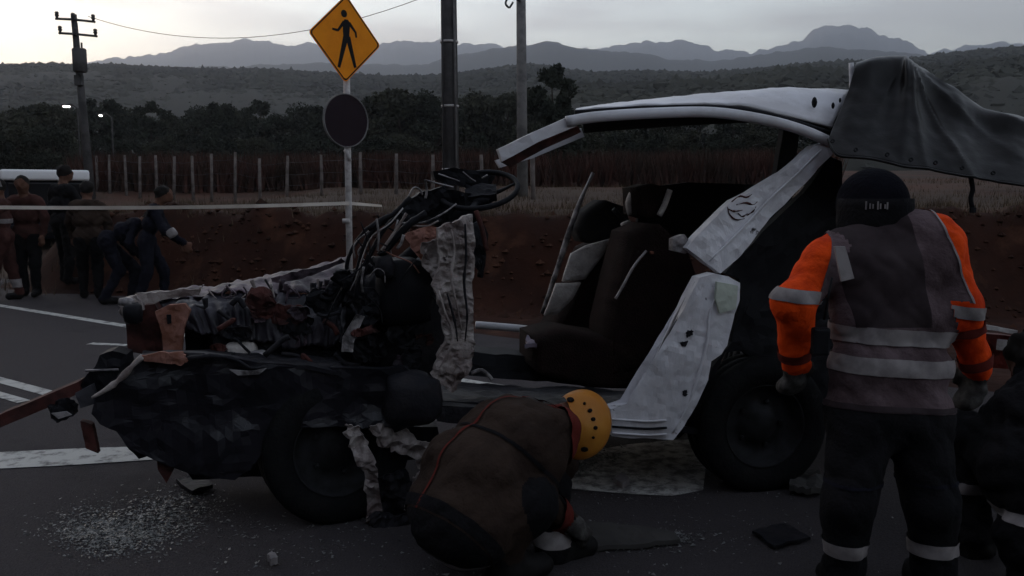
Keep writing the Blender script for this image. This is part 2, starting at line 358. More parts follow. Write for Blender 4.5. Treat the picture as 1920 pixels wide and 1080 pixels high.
# woodland on the two nearer hills: one mass that nobody could count
def woodland(name, prof, D, depth, n, size, front, label, pw=.6):
    px = [p[0] for p in prof]; py = [p[1] for p in prof]; V = []; F = []
    base = bmesh.new(); bmesh.ops.create_icosphere(base, subdivisions=1, radius=1); bv = np.array([v.co[:] for v in base.verts]); bf = [[v.index for v in f.verts] for f in base.faces]; base.free()
    for _ in range(n):
        u = random.uniform(-250, 2200); s = random.random()**pw
        c = at(u, float(np.interp(u, px, py)), D); y = D-depth*(1-s); z = c.z*(s**front)-2.2
        r = size*random.uniform(.5, 1.25); o = len(V)
        k = bv*(1+.35*rng.standard_normal((len(bv), 1)))*np.array([r*1.2, r, r*random.uniform(.6, 1.1)])+np.array([c.x/D*y, y, z])
        V += list(k); F += [[a+o for a in q] for q in bf]
    o = link(name, from_np(name, V, F), M['wood_far']); return tag(o, label, 'woodland', kind='stuff')
woodland('woodland', WH, 260, 120, 5200, 1.5, .5, 'dense dark scrub woodland covering the near hillside')
woodland('woodland', MR, 620, 330, 15000, 1.8, .5, 'hazy far woodland on the long grey ridge', .95)

# ------------------------------------------------------------------ trees
def tree_meshes(seed, h, wid, n):
    r = np.random.default_rng(seed); rnd = random.Random(seed)
    bm = bmesh.new(); tips = []
    bm_tube(bm, [(0, 0, -.4), (.05*h*rnd.uniform(-1, 1), 0, h*.3), (.07*h*rnd.uniform(-1, 1), .05*h*rnd.uniform(-1, 1), h*.62), (0, 0, h*.86)], [.028*h, .006*h], seg=7, smooth_n=8)
    for k in range(9):
        a = rnd.uniform(0, 6.28); z0 = h*rnd.uniform(.22, .65); rr = wid*rnd.uniform(.45, .95); z1 = z0+h*rnd.uniform(.1, .3)
        tip = (rr*math.cos(a), rr*math.sin(a), z1); tips.append(tip)
        bm_tube(bm, [(0, 0, z0), (tip[0]*.5, tip[1]*.5, z0+(z1-z0)*.35), tip], [.012*h, .003*h], seg=5, smooth_n=5)
    trunk = from_bm('trunk', bm, True)
    cl = [np.array(t) for t in tips]
    for _ in range(36):
        a = rnd.uniform(0, 6.28); zz = rnd.uniform(.07, 1.0); env = wid*math.sqrt(max(.05, 1-((zz-.5)/.56)**2))*rnd.uniform(.25, 1)
        cl.append(np.array([env*math.cos(a), env*math.sin(a), zz*h]))
    V = []; F = []
    for c in cl:
        rad = wid*rnd.uniform(.22, .42); m_ = n//len(cl)
        d = r.standard_normal((m_, 3)); d /= np.linalg.norm(d, axis=1)[:, None]; p = c+d*rad*r.random((m_, 1))**.45*np.array([1, 1, .75])
        for q in p:
            s = .17*rnd.uniform(.6, 1.6)*h/8; a_ = r.standard_normal(3); a_ /= np.linalg.norm(a_); b2 = np.cross(a_, r.standard_normal(3)); b2 /= np.linalg.norm(b2)
            o = len(V); V += [q-a_*s, q+b2*s*.6, q+a_*s, q-b2*s*.6]; F.append((o, o+1, o+2, o+3))
    return trunk, from_np('crown', V, F)
TM = [tree_meshes(s, 8, w_, 6500) for s, w_ in ((1, 2.8), (2, 3.4), (3, 2.5), (4, 3.1), (5, 3.6))]
for i, (t, c) in enumerate(TM): t.materials.append(M['bark']); c.materials.append(M['leaf_dark'] if i % 2 == 0 else M['leaf_mid'])
def tree(px, Y, top, label, v=0, group='trees along the far side of the field', name='tree'):
    x = at(px, 300, Y).x; z = gz(x, Y); tz = at(px, top, Y).z; s = max(.35, (tz-z)/8.6)
    o = empty(name, (x, Y, z), random.uniform(0, 6.28)); o.scale = (s*random.uniform(.9, 1.15), s*random.uniform(.9, 1.15), s); tag(o, label, 'tree', group)
    for nm, me_ in zip(('trunk', 'crown'), TM[v % 5]):
        q = bpy.data.objects.new(nm, me_); COL.objects.link(q); q.parent = o
    return o
row = [(-40, 62, 205), (15, 60, 200), (62, 66, 193), (105, 62, 190), (150, 70, 205), (196, 72, 183), (238, 76, 192), (285, 70, 188), (330, 82, 212), (372, 84, 205), (408, 72, 190), (452, 80, 196), (492, 74, 185), (540, 84, 214), (575, 76, 200), (618, 70, 196), (662, 78, 190), (706, 72, 176), (742, 70, 165), (785, 76, 178), (822, 70, 172), (872, 72, 168), (912, 76, 175), (955, 72, 168), (1000, 78, 180), (1080, 72, 205), (1130, 66, 200), (1190, 70, 205), (1250, 66, 210), (1310, 70, 200), (1370, 66, 208), (1430, 70, 215), (1490, 66, 210), (1545, 70, 220)]
ORD = ['first', 'second', 'third', 'fourth', 'fifth', 'sixth', 'seventh', 'eighth', 'ninth', 'tenth', 'eleventh', 'twelfth', 'thirteenth']
marks = [(-999, 'counted from the left edge'), (170, 'counted rightward from the leaning power pole'), (640, 'counted rightward from the amber sign'), (845, 'counted rightward from the thick pole'), (1060, 'counted rightward from the solitary treetop')]
cnt = {}
def where(px):
    k = max(i for i, m_ in enumerate(marks) if px > m_[0]); return k
for i, (px, Y, top) in enumerate(row):
    k = where(px); cnt[k] = cnt.get(k, 0)+1
    tree(px, Y, top, ORD[cnt[k]-1]+' tree of the dark back row, '+marks[k][1], i)
cnt = {}
for i, (px, Y, top) in enumerate([(-20, 44, 225), (40, 46, 232), (100, 44, 240), (215, 52, 258), (300, 56, 262), (395, 54, 265), (480, 56, 255), (560, 58, 262), (700, 52, 262), (770, 54, 250), (900, 52, 248), (1105, 50, 268), (1160, 52, 262), (1225, 50, 270), (1290, 52, 264), (1350, 50, 272), (1420, 52, 266), (1480, 50, 272)]):
    k = where(px); cnt[k] = cnt.get(k, 0)+1
    tree(px, Y, top, ORD[cnt[k]-1]+' low round tree before the dark back row, '+marks[k][1], i+2, 'low trees in front of the tree line')
st_ = tree(1034, 38, 116, 'solitary black treetop showing above the front end of the pickup roof', 2, group=None, name='tree'); st_.scale = (st_.scale[0]*.8, st_.scale[1]*.8, st_.scale[2])

# brushy hedge behind the fence and dry grass: uncountable
def tufts(name, pts, hgt, wdt, m, label, blades=7):
    V = []; F = []
    for p in pts:
        for _ in range(blades):
            a = random.uniform(0, 6.28); l = hgt*random.uniform(.5, 1.3); t = Vector((math.cos(a), math.sin(a), 0)); b = Vector(p)+Vector((random.uniform(-1, 1), random.uniform(-1, 1), 0))*wdt
            s = Vector((-t.y, t.x, 0))*.012*hgt/.25; o = len(V)
            V += [b-s, b+s, b+t*l*.35+Vector((0, 0, l))]; F.append((o, o+1, o+2))
    o = link(name, from_np(name, V, F), m); return tag(o, label, 'grass' if 'grass' in name else 'brush', kind='stuff')
P = []
for _ in range(4200):
    px = random.uniform(150, 1560); Y = random.uniform(34, 46); x = at(px, 330, Y).x; P.append((x, Y, gz(x, Y)))
tufts('brush_hedge', P, 1.3, .35, M['brush'], 'dark reddish dry brush filling the ground behind the fence posts', 9)
P = []
for _ in range(1500):
    x = random.uniform(-7, 14); Y = float(np.interp(x, BX, BY))+1.05+abs(random.gauss(0, .5)); P.append((x, Y, gz(x, Y)-.02))
tufts('bank_grass', P, .10, .12, M['drygrass'], 'dry pale grass along the lip of the red bank', 6)
P = []
for _ in range(3000):
    Y = random.uniform(12.5, 34); x = random.uniform(-.62, .62)*Y; P.append((x, Y, gz(x, Y)-.02))
tufts('field_grass', P, .16, .25, M['drygrass'], 'sparse dry grass tufts over the brown field', 4)

V = []; F = []
for _ in range(1500):
    x = random.uniform(-6.6, 12); d = random.gauss(.45, .5); Y = float(np.interp(x, BX, BY))+d; r_ = random.uniform(.015, .07)*(1.6 if random.random() < .08 else 1); z = gz(x, Y); o = len(V)
    for a in ((1, 0, 0), (-1, 0, 0), (0, 1, 0), (0, -1, 0), (0, 0, 1), (0, 0, -1)): V.append((x+a[0]*r_*random.uniform(.6, 1.3), Y+a[1]*r_*random.uniform(.6, 1.3), z+a[2]*r_*random.uniform(.5, .9)))
    F += [(o, o+2, o+4), (o+2, o+1, o+4), (o+1, o+3, o+4), (o+3, o, o+4), (o+2, o, o+5), (o+1, o+2, o+5), (o+3, o+1, o+5), (o, o+3, o+5)]
ob = link('soil_clods', from_np('soil_clods', V, F), mat('loose_red_earth', (.060, .026, .016), .95, c2=(.024, .012, .009), scale=1.2)); tag(ob, 'loose earth clods and stones on the red bank', 'soil', kind='stuff')

# ------------------------------------------------------------------ fence
fence = tag(empty('fence'), 'wire fence of thin pale timber posts across the field', 'fence')
FP = [(180, 34, 292, 350), (205, 33.5, 290, 352), (235, 33, 291, 353), (262, 32.5, 293, 354), (293, 32, 291, 356), (325, 31.5, 293, 355), (360, 31, 292, 355), (396, 30.5, 288, 357), (441, 30, 285, 357), (489, 29.5, 297, 356), (539, 29, 292, 368), (603, 27.5, 290, 362), (675, 26, 285, 365), (742, 25, 288, 362), (812, 24, 290, 365), (905, 23, 290, 370)]
tops = []
for px, Y, t, b in FP:
    B = at(px+random.uniform(-2, 2), b, Y); T = at(px+random.uniform(-3, 2), t, Y); B.z = gz(B.x, Y)-.3
    bm = bmesh.new(); bm_tube(bm, [B, B.lerp(T, .5)+Vector((random.uniform(-.02, .02), 0, 0)), T], [.060, .045], seg=7, jitter=.1); part('post', bm, M['post'], fence, True); tops.append((B, T))
for lv in (.45, .65, .88):
    for (b0, t0), (b1, t1) in zip(tops, tops[1:]):
        tube_part('fence_wire', [b0.lerp(t0, lv), b0.lerp(t0, lv).lerp(b1.lerp(t1, lv), .5)-Vector((0, 0, .03)), b1.lerp(t1, lv)], .005, M['wire'], fence, seg=4)

# ------------------------------------------------------------------ utility poles and wires
def pole(label, base, top, r0, r1, m):
    o = wthing('utility_pole', base, label, 'utility pole', 'utility poles'); tube_part('shaft', [Vector(base)-Vector((0, 0, .4)), Vector(base).lerp(Vector(top), .5), top], [r0, r1], m, o, seg=14); return o
b = at(846, 372, 16); t = at(838, -260, 16); b.z = gz(b.x, 16)
p1 = pole('thick dark concrete pole standing between the sign and the wreck roof', b, t, .16, .135, M['concrete_d'])
tube_part('conduit', [b+Vector((.115, -.15, 0)), t+Vector((.10, -.13, 0))], .022, M['concrete'], p1, seg=6)
tube_part('conduit', [b+Vector((-.12, -.15, 0)), t+Vector((-.10, -.13, 0))], .012, M['wire'], p1, seg=6)
for k in range(3):
    z = .9+1.5*k; q = b.lerp(t, z/8); bm = bmesh.new(); bm_lathe(bm, [(.165, -.02), (.165, .02), (.15, .02), (.15, -.02)], Matrix.Translation(q), 18); part('strap_band', bm, M['galv'], p1, True)
b2 = at(980, 392, 24); t2 = at(976, -110, 24); b2.z = gz(b2.x, 24)
p2 = pole('slimmer pale concrete pole rising behind the cut pickup pillar', b2, t2, .155, .12, M['concrete'])
arm = t2+Vector((0, 0, -.25)); tube_part('crossarm', [arm+Vector((-.9, 0, 0)), arm+Vector((.9, 0, 0))], .05, M['concrete_d'], p2, seg=6)
tube_part('guy_clamp', catmull([at(976, 2, 23.85), at(956, -6, 23.8), at(948, 6, 23.8), at(955, 14, 23.8), at(962, 4, 23.8)], 14), .03, M['wire'], p2, seg=6)
b3 = at(1000, 388, 22); b3.z = gz(b3.x, 22); t3 = at(998, 278, 22)
o = tag(wthing('marker_post', b3, 'thin pale post beside the slim concrete pole', 'post')); tube_part('shaft', [b3-Vector((0, 0, .3)), t3], .06, M['post'], o, seg=8); bm = bmesh.new(); bm_lathe(bm, [(.0, .05), (.062, .0), (.066, -.02), (0, -.02)], Matrix.Translation(t3), 10); part('cap', bm, M['post'], o)
b4 = at(170, 340, 32); t4 = at(138, 27, 31.6); b4.z = gz(b4.x, 32)
p4 = pole('leaning power pole with two crossarms and a transformer at far left', b4, t4, .17, .10, M['concrete_d'])
def onp(py): return at(138+(py-27)*32/313, py, 31.6+.4*(py-27)/313)
for py, x0, x1 in ((38, 104, 178), (65, 110, 182)):
    c = onp(py); a0 = at(x0, py-3, 31.4); a1 = at(x1, py+3, 31.4)
    ar = tube_part('crossarm', [a0, c+Vector((0, -.15, 0)), a1], .045, M['concrete_d'], p4, seg=6)
    for q in (a0.lerp(a1, .04), a0.lerp(a1, .45), a0.lerp(a1, .96)):
        bm = bmesh.new(); bm_lathe(bm, [(0, .26), (.05, .25), (.075, .2), (.05, .17), (.08, .12), (.05, .08), (.03, 0), (0, 0)], Matrix.Translation(q), 10); part('insulator', bm, M['concrete_d'], p4, True)
c = onp(116)+Vector((.22, -.35, 0)); bm = bmesh.new(); bm_lathe(bm, [(0, .42), (.2, .42), (.24, .38), (.24, -.38), (.2, -.42), (0, -.42)], Matrix.Translation(c), 16); tr = part('transformer', bm, M['concrete_d'], p4, True)
for k in (-.1, .1): tube_part('bushing', [c+Vector((k, 0, .42)), c+Vector((k, 0, .62))], .035, M['concrete_d'], p4, seg=6)
c = onp(152)+Vector((.05, -.2, 0)); bm = bmesh.new(); bm_box(bm, c, (.26, .22, .36), bevel=.02); part('meter_box', bm, M['concrete_d'], p4)
def wire(a, b, sag, label, r=.010):
    pts = []
    for i in range(31):
        u = i/30; q = Vector(a).lerp(Vector(b), u); q.z -= 4*sag*u*(1-u); pts.append(q)
    bm = bmesh.new(); bm_tube(bm, pts, r, seg=5); o = link('power_line', from_bm('power_line', bm, True), M['wire']); tag(o, label, 'cable', 'power lines'); return o
wire(arm+Vector((.2, 0, .05)), onp(38)+Vector((.6, -.2, .1)), 1.45, 'sagging overhead cable running from the slim pole to the leaning power pole')
wire(arm+Vector((-.8, 0, .05)), b.lerp(t, .92), .35, 'short cable drooping between the two concrete poles', .009)

# ------------------------------------------------------------------ street lamps far away
for px, py, Y, lb in ((125, 199, 120, 'tiny lit street lamp shining among dark trees at far left'), (189, 216, 125, 'faint street lamp right of the leaning power pole')):
    p = at(px, py, Y if px > 150 else 41); o = wthing('street_lamp', (p.x, p.y, gz(p.x, p.y)), lb, 'street lamp')
    if px > 150: p = at(px, py, 41); o.location = (p.x, p.y, gz(p.x, p.y))
    tube_part('mast', [(p.x+.5, p.y, gz(p.x, p.y)-.2), (p.x+.5, p.y, p.z-.1), (p.x+.25, p.y, p.z+.08), (p.x, p.y, p.z+.07)], .04, M['concrete_d'], o, seg=6)
    bm = bmesh.new(); bm_box(bm, p+Vector((0, 0, .05)), (.4, .22, .07), bevel=.02); part('lamp_head', bm, M['concrete_d'], o)
    bm = bmesh.new(); bm_box(bm, p-Vector((0, .02, .02)), (.26 if px < 150 else .08, .16, .06), bevel=.015); part('lamp_lens', bm, M['lamp'], o)

# ------------------------------------------------------------------ pedestrian sign
SY = 10.9; base = at(657, 590, SY); base.z = gz(base.x, SY)
sg = wthing('pedestrian_sign', base, 'amber diamond pedestrian warning sign on a pale steel post', 'road sign')
ptop = at(648, 20, SY); tube_part('post', [base-Vector((0, 0, .3)), base.lerp(ptop, .5), ptop], .042, M['galv'], sg, seg=10)
tube_part('bolt', [base.lerp(ptop, .31)+Vector((-.07, -.05, 0)), base.lerp(ptop, .31)+Vector((.02, -.05, 0))], .03, M['galv'], sg, seg=8)
sc_ = at(648, 73, SY-.08); yaw = R(46); ex = Vector((math.cos(yaw), math.sin(yaw), 0)); ez = Vector((0, 0, 1)); en = ex.cross(ez)    # en points to the camera side
if en.y > 0: en = -en
ROLL = R(2); e1_ = ex*math.cos(ROLL)-ez*math.sin(ROLL); e2_ = ez*math.cos(ROLL)+ex*math.sin(ROLL)
def sp(u, v, d=0): return sc_+e1_*u+e2_*v+en*d
def flat(name, pts, d0, d1, m, parent):
    bm = bmesh.new(); A = [bm.verts.new(sp(u, v, d0)) for u, v in pts]; B = [bm.verts.new(sp(u, v, d1)) for u, v in pts]; n_ = len(pts)
    bm.faces.new(A); bm.faces.new(B[::-1])
    for i in range(n_): bm.faces.new((A[i], A[(i+1) % n_], B[(i+1) % n_], B[i]))
    return part(name, bm, m, parent)
def diamond(h, r):
    pts = []
    for k in range(4):
        a = math.pi/2*k; c = Vector((math.cos(a), math.sin(a)))*(h-r*1.414)
        for j in range(-3, 4): q = a+j*R(15); pts.append((c.x+r*math.cos(q), c.y+r*math.sin(q)))
    return pts
pn = flat('sign_panel', diamond(.535, .05), -.003, .003, M['sign_y'], sg)
o_ = diamond(.520, .045); i_ = diamond(.498, .04)
bm = bmesh.new(); A = [bm.verts.new(sp(u, v, .0055)) for u, v in o_]; B = [bm.verts.new(sp(u, v, .0055)) for u, v in i_]
for i in range(len(A)): bm.faces.new((A[i], A[(i+1) % len(A)], B[(i+1) % len(A)], B[i]))
part('border', bm, M['sign_k'], pn)
def limb(a, b, w0, w1):
    a = Vector(a); b = Vector(b); t = (b-a).normalized(); n_ = Vector((-t.y, t.x)); return [tuple(a-n_*w0), tuple(b-n_*w1), tuple(b+n_*w1), tuple(a+n_*w0)]
fg = flat('pedestrian_figure', [(-.045, .20), (-.02, .235), (.03, .235), (.06, .20), (.055, .10), (.045, -.01), (-.035, -.01), (-.045, .10)], .0052, .0062, M['sign_k'], pn)
flat('head', [(.0-.03+.045*math.cos(k*math.pi/8), .30+.045*math.sin(k*math.pi/8)) for k in range(16)], .0052, .0066, M['sign_k'], fg)
for a, b_2, w0, w1 in (((.0, .03), (-.10, -.36), .038, .020), ((.03, .03), (.145, -.33), .036, .020), ((-.03, .20), (-.12, .08), .022, .014), ((-.12, .085), (-.20, .09), .015, .012), ((.045, .20), (.145, .10), .022, .014), ((.145, .105), (.155, .04), .015, .012)):
    flat('limb', limb(a, b_2, w0, w1), .0052, .0064+random.uniform(0, .0008), M['sign_k'], fg)
# round plate under it
rs = wthing('round_sign', base.lerp(ptop, .6), 'dark round plate with a pale rim mounted below the amber diamond', 'road sign')
pc = at(649, 226, SY-.08); Mr = Matrix.Translation(pc) @ Vector((0, 0, 1)).rotation_difference(en).to_matrix().to_4x4()
bm = bmesh.new(); bm_lathe(bm, [(0, .004), (.318, .004), (.318, -.004), (0, -.004)], Mr, 40); part('plate', bm, M['sign_back'], rs)
bm = bmesh.new(); bm_lathe(bm, [(.320, .012), (.334, .012), (.334, -.02), (.320, -.02)], Mr, 40); part('rim', bm, M['concrete'], rs, True)
tube_part('bracket', [pc+Vector((-.02, .03, -.36)), pc+Vector((0, .06, -.42)), pc+Vector((.02, .06, -.5))], .03, M['galv'], rs, seg=8)

# ------------------------------------------------------------------ far van
vb = at(92, 430, 21); vz = gz(vb.x, 21)
van = wthing('van', (vb.x, 21, vz), 'white roofed van parked behind the group at far left', 'van')
vw = .95; vt = at(92, 318, 21).z
bm = bmesh.new(); bm_box(bm, (vb.x, 22.6, (vt+vz)/2+.05), (2*vw-.04, 3.6, vt-vz-.5), bevel=.08); part('body', bm, M['van_d'], van, True)
bm = bmesh.new(); bm_box(bm, (vb.x, 22.5, vt-.14), (2*vw, 3.7, .26), bevel=.06); part('roof', bm, M['van'], van, True)
bm = bmesh.new(); bm_box(bm, (vb.x, 20.77, vt-.58), (2*vw-.3, .03, .5), bevel=.01); part('windscreen', bm, M['glass_d'], van)
bm = bmesh.new(); bm_box(bm, (vb.x, 20.73, vz+.55), (2*vw-.1, .16, .2), bevel=.04); part('bumper', bm, M['black'], van)
for s in (-1, 1):
    bm = bmesh.new(); bm_box(bm, (vb.x+s*.7, 20.75, vz+.88), (.28, .05, .16), bevel=.02); part('headlight', bm, M['glass_d'], van)
    for y in (21.3, 23.8):
        bm = bmesh.new(); bm_lathe(bm, [(.12, -.1), (.30, -.1), (.33, -.06), (.33, .06), (.30, .1), (.12, .1)], Matrix.Translation((vb.x+s*(vw-.12), y, vz+.33)) @ Matrix.Rotation(R(90), 4, 'Y'), 20); part('wheel', bm, M['rubber'], van, True)

van.rotation_euler = (0, 0, R(27))

# ------------------------------------------------------------------ barrier tape
bm = bmesh.new(); A = at(-60, 388, 10.2); B = at(653, 381, SY-.06); prev = None
for i in range(41):
    u = i/40; p = A.lerp(B, u); p.z -= .05*4*u*(1-u)*.6; tw = .25*math.sin(u*9); d = Vector((0, math.sin(tw), math.cos(tw)))*.022
    q = (bm.verts.new(p-d), bm.verts.new(p+d))
    if prev: bm.faces.new((prev[0], q[0], q[1], prev[1]))
    prev = q
for i in range(1, 9):
    u = i/8; p = B.lerp(at(716, 386, 11.6), u); d = Vector((0, .3, 1)).normalized()*.022*(1-.3*u); q = (bm.verts.new(p-d), bm.verts.new(p+d)); bm.faces.new((prev[0], q[0], q[1], prev[1])); prev = q
tp = link('barrier_tape', from_bm('barrier_tape', bm, True), M['tape']); tag(tp, 'pale barrier tape stretched across the left to the sign post', 'tape')

# ================================================================== people (signed-distance bodies, one continuous mesh each)
def frame3(n):
    n = np.array(n, float); return n/np.linalg.norm(n)
class Body:
    def __init__(self): self.p = []
    def cap(self, a, b, ra, rb, tg, flat=None, f=1.0):
        self.p.append(('c', np.array(a, float), np.array(b, float), ra, rb, tg, None if flat is None else frame3(flat), f)); return self
    def ell(self, c, r, tg, Rm=None):
        self.p.append(('e', np.array(c, float), np.array(r, float), None, None, tg, np.eye(3) if Rm is None else np.array(Rm), 1.0)); return self
    def dist(self, q, X):
        if q[0] == 'c':
            _, a, b, ra, rb, _, n, f = q
            d = X-a; ba = b-a; h = np.clip((d@ba)/max(ba@ba, 1e-9), 0, 1)[..., None]; v = d-h*ba
            if n is not None: v = v+(v@n)[..., None]*n*(1/f-1)
            D = np.linalg.norm(v, axis=-1)-(ra+(rb-ra)*h[..., 0])
            return D*(f if n is not None else 1)**.5
        _, c, r, _, _, _, Rm, _ = q
        v = (X-c)@Rm.T; k = np.linalg.norm(v/r, axis=-1); return (k-1)*min(r)
    def bounds(self, q):
        if q[0] == 'c':
            r = max(q[3], q[4]); return np.minimum(q[1], q[2])-r, np.maximum(q[1], q[2])+r
        return q[1]-max(q[2]), q[1]+max(q[2])
    def mesh(self, h, k=.03, folds=.005, seed=0):
        lo = np.min([self.bounds(q)[0] for q in self.p], 0)-4*h; hi = np.max([self.bounds(q)[1] for q in self.p], 0)+4*h
        n = np.ceil((hi-lo)/h).astype(int)+1; S = np.full(n, .25, np.float32)
        ax = [lo[i]+h*np.arange(n[i]) for i in range(3)]
        for q in self.p:
            a, b = self.bounds(q); m_ = .07
            i0 = np.maximum(0, np.floor((a-m_-lo)/h).astype(int)); i1 = np.minimum(n, np.ceil((b+m_-lo)/h).astype(int)+1)
            g_ = np.stack(np.meshgrid(*[ax[i][i0[i]:i1[i]] for i in range(3)], indexing='ij'), -1)
            d = self.dist(q, g_).astype(np.float32); sl = tuple(slice(i0[i], i1[i]) for i in range(3)); s = S[sl]
            hh = np.maximum(k-np.abs(s-d), 0)/k; S[sl] = np.minimum(s, d)-hh*hh*k*.25
        if folds:
            r = np.random.default_rng(seed); X, Y_, Z = np.meshgrid(*ax, indexing='ij'); F = 0
            for _ in range(7):
                w_ = r.standard_normal(3)*np.array([26, 26, 34]); F = F+1.2-2*np.abs(np.sin(.5*(X*w_[0]+Y_*w_[1]+Z*w_[2])+r.random()*6+.9*np.sin(X*w_[2]*.5+Z*w_[0]*.6)+.7*np.sin(Y_*w_[0]*.7)))**.8
            S += (folds*.45*F).astype(np.float32)
        ins = S < 0
        c = np.zeros(np.array(n)-1, int); 
        for dx in (0, 1):
            for dy in (0, 1):
                for dz in (0, 1): c += ins[dx:n[0]-1+dx, dy:n[1]-1+dy, dz:n[2]-1+dz]
        act = (c > 0) & (c < 8); idx = -np.ones(act.shape, int); cells = np.argwhere(act); idx[act] = np.arange(len(cells))
        acc = np.zeros((len(cells), 3)); cnt = np.zeros(len(cells))
        cor = [(i, j, l) for i in (0, 1) for j in (0, 1) for l in (0, 1)]
        for a in cor:
            for ax_ in range(3):
                if a[ax_]: continue
                b = list(a); b[ax_] = 1
                A = S[tuple((cells+a).T)]; B = S[tuple((cells+b).T)]; x = (A < 0) != (B < 0)
                t = np.where(x, A/np.where(x, A-B, 1), 0); p = np.array(a, float)[None].repeat(len(cells), 0); p[:, ax_] += t
                acc[x] += p[x]; cnt[x] += 1
        V = lo+h*(cells+acc/cnt[:, None]); F = []
        for ax_ in range(3):
            o1, o2 = [(1, 2), (2, 0), (0, 1)][ax_]
            s1 = [slice(None)]*3; s2 = [slice(None)]*3; s1[ax_] = slice(0, -1); s2[ax_] = slice(1, None)
            A = ins[tuple(s1)]; B = ins[tuple(s2)]; e = np.argwhere(A != B); e = e[(e[:, o1] > 0) & (e[:, o2] > 0) & (e[:, o1] < n[o1]-1) & (e[:, o2] < n[o2]-1)]
            u = np.zeros(3, int); u[o1] = 1; w_ = np.zeros(3, int); w_[o2] = 1
            qd = np.stack([idx[tuple((e-u-w_).T)], idx[tuple((e-w_).T)], idx[tuple(e.T)], idx[tuple((e-u).T)]], 1)
            fl = ~A[tuple(e.T)]; qd[fl] = qd[fl][:, ::-1]; F.append(qd)
        F = np.concatenate(F); F = F[(F >= 0).all(1)]
        tags = [q[5] for q in self.p]; fc = V[F].mean(1)
        D = np.stack([self.dist(q, fc) for q in self.p], 1); ft = [tags[i] for i in D.argmin(1)]
        return V, F, ft
def build_body(o, B, h, mats, k=.03, folds=.005, seed=0, name='body', cuts=(), fn=None):
    V, F, ft = B.mesh(h, k, folds, seed)
    if cuts:
        bm = bmesh.new(); vl = [bm.verts.new(p) for p in V]
        for f in F:
            try: bm.faces.new([vl[i] for i in f])
            except ValueError: pass
        for co, no in cuts: bmesh.ops.bisect_plane(bm, geom=bm.verts[:]+bm.edges[:]+bm.faces[:], dist=1e-5, plane_co=Vector(co), plane_no=Vector(no).normalized())
        bm.verts.index_update(); V = np.array([v.co[:] for v in bm.verts]); F = [[v.index for v in f.verts] for f in bm.faces]; bm.free()
        fc = np.array([V[f].mean(0) for f in F]); D = np.stack([B.dist(q, fc) for q in B.p], 1); ft = [B.p[i][5] for i in D.argmin(1)]
        ft = [fn(c, t) for c, t in zip(fc, ft)]
    names = list(dict.fromkeys(ft))
    me_ = from_np(name, V, F, True); me_.polygons.foreach_set('material_index', [names.index(t) for t in ft])
    ob = link(name, me_, [mats[t] for t in names], o); return ob, (V, F, ft)
def band(o, data, tags, origin, nrm, half, off, m, name='reflective_stripe'):
    """strip of cloth sewn over the body: body faces of given tags between two planes, lifted off the surface"""
    V, F, ft = data; bm = bmesh.new(); sel = [f for f, t in zip(F, ft) if t in tags]; used = {}
    for f in sel:
        q = []
        for i in f:
            if i not in used: used[i] = bm.verts.new(V[i])
            q.append(used[i])
        try: bm.faces.new(q)
        except ValueError: pass
    nrm = Vector(nrm).normalized(); origin = Vector(origin)
    bmesh.ops.bisect_plane(bm, geom=bm.verts[:]+bm.edges[:]+bm.faces[:], plane_co=origin+nrm*half, plane_no=nrm, clear_outer=True)
    bmesh.ops.bisect_plane(bm, geom=bm.verts[:]+bm.edges[:]+bm.faces[:], plane_co=origin-nrm*half, plane_no=-nrm, clear_outer=True)
    bmesh.ops.recalc_face_normals(bm, faces=bm.faces); bm.normal_update()
    for v in bm.verts: v.co += v.normal*off
    todo = set(bm.faces); res = []
    while todo:
        st_ = [todo.pop()]; isl = []
        while st_:
            f = st_.pop(); isl.append(f)
            for e in f.edges:
                for g_ in e.link_faces:
                    if g_ in todo: todo.remove(g_); st_.append(g_)
        if len(isl) < 25: continue
        ix = {}; vv = []; ff = []
        for f in isl:
            q = []
            for v in f.verts:
                if v not in ix: ix[v] = len(vv); vv.append(v.co[:])
                q.append(ix[v])
            ff.append(q)
        res.append(link(name, from_np(name, vv, ff, True), m, o))
    bm.free(); return res
def hand(B, wrist, d, side, pl, tg, curl=.5, s=1.0):
    """palm and five fingers: d = pointing direction, side = towards the thumb, pl = palm normal (fingers curl that way)"""
    w_ = np.array(wrist, float); d = frame3(d); side = frame3(np.array(side)-d*np.dot(side, d)); pl = frame3(np.cross(d, side)*np.sign(np.dot(np.cross(d, side), pl)+1e-9))
    p = w_+d*.085*s
    B.cap(w_+d*.015, p, .030*s, .036*s, tg, pl, .62)
    for i, (o_, l) in enumerate(((.028, .070), (.010, .080), (-.009, .074), (-.027, .058))):
        a = p+side*o_*s+d*.004; d1 = frame3(d+pl*curl*.6); m_ = a+d1*l*.55*s; d2 = frame3(d+pl*curl*2.0); e = m_+d2*l*.5*s
        B.cap(a, m_, .0105*s, .0100*s, tg); B.cap(m_, e, .0100*s, .0085*s, tg)
    a = w_+d*.035*s+side*.026*s; m_ = a+frame3(d*.7+side+pl*.3)*.045*s; e = m_+frame3(d+side*.25+pl*.5)*.032*s
    B.cap(a, m_, .0135*s, .0115*s, tg); B.cap(m_, e, .0115*s, .0095*s, tg)

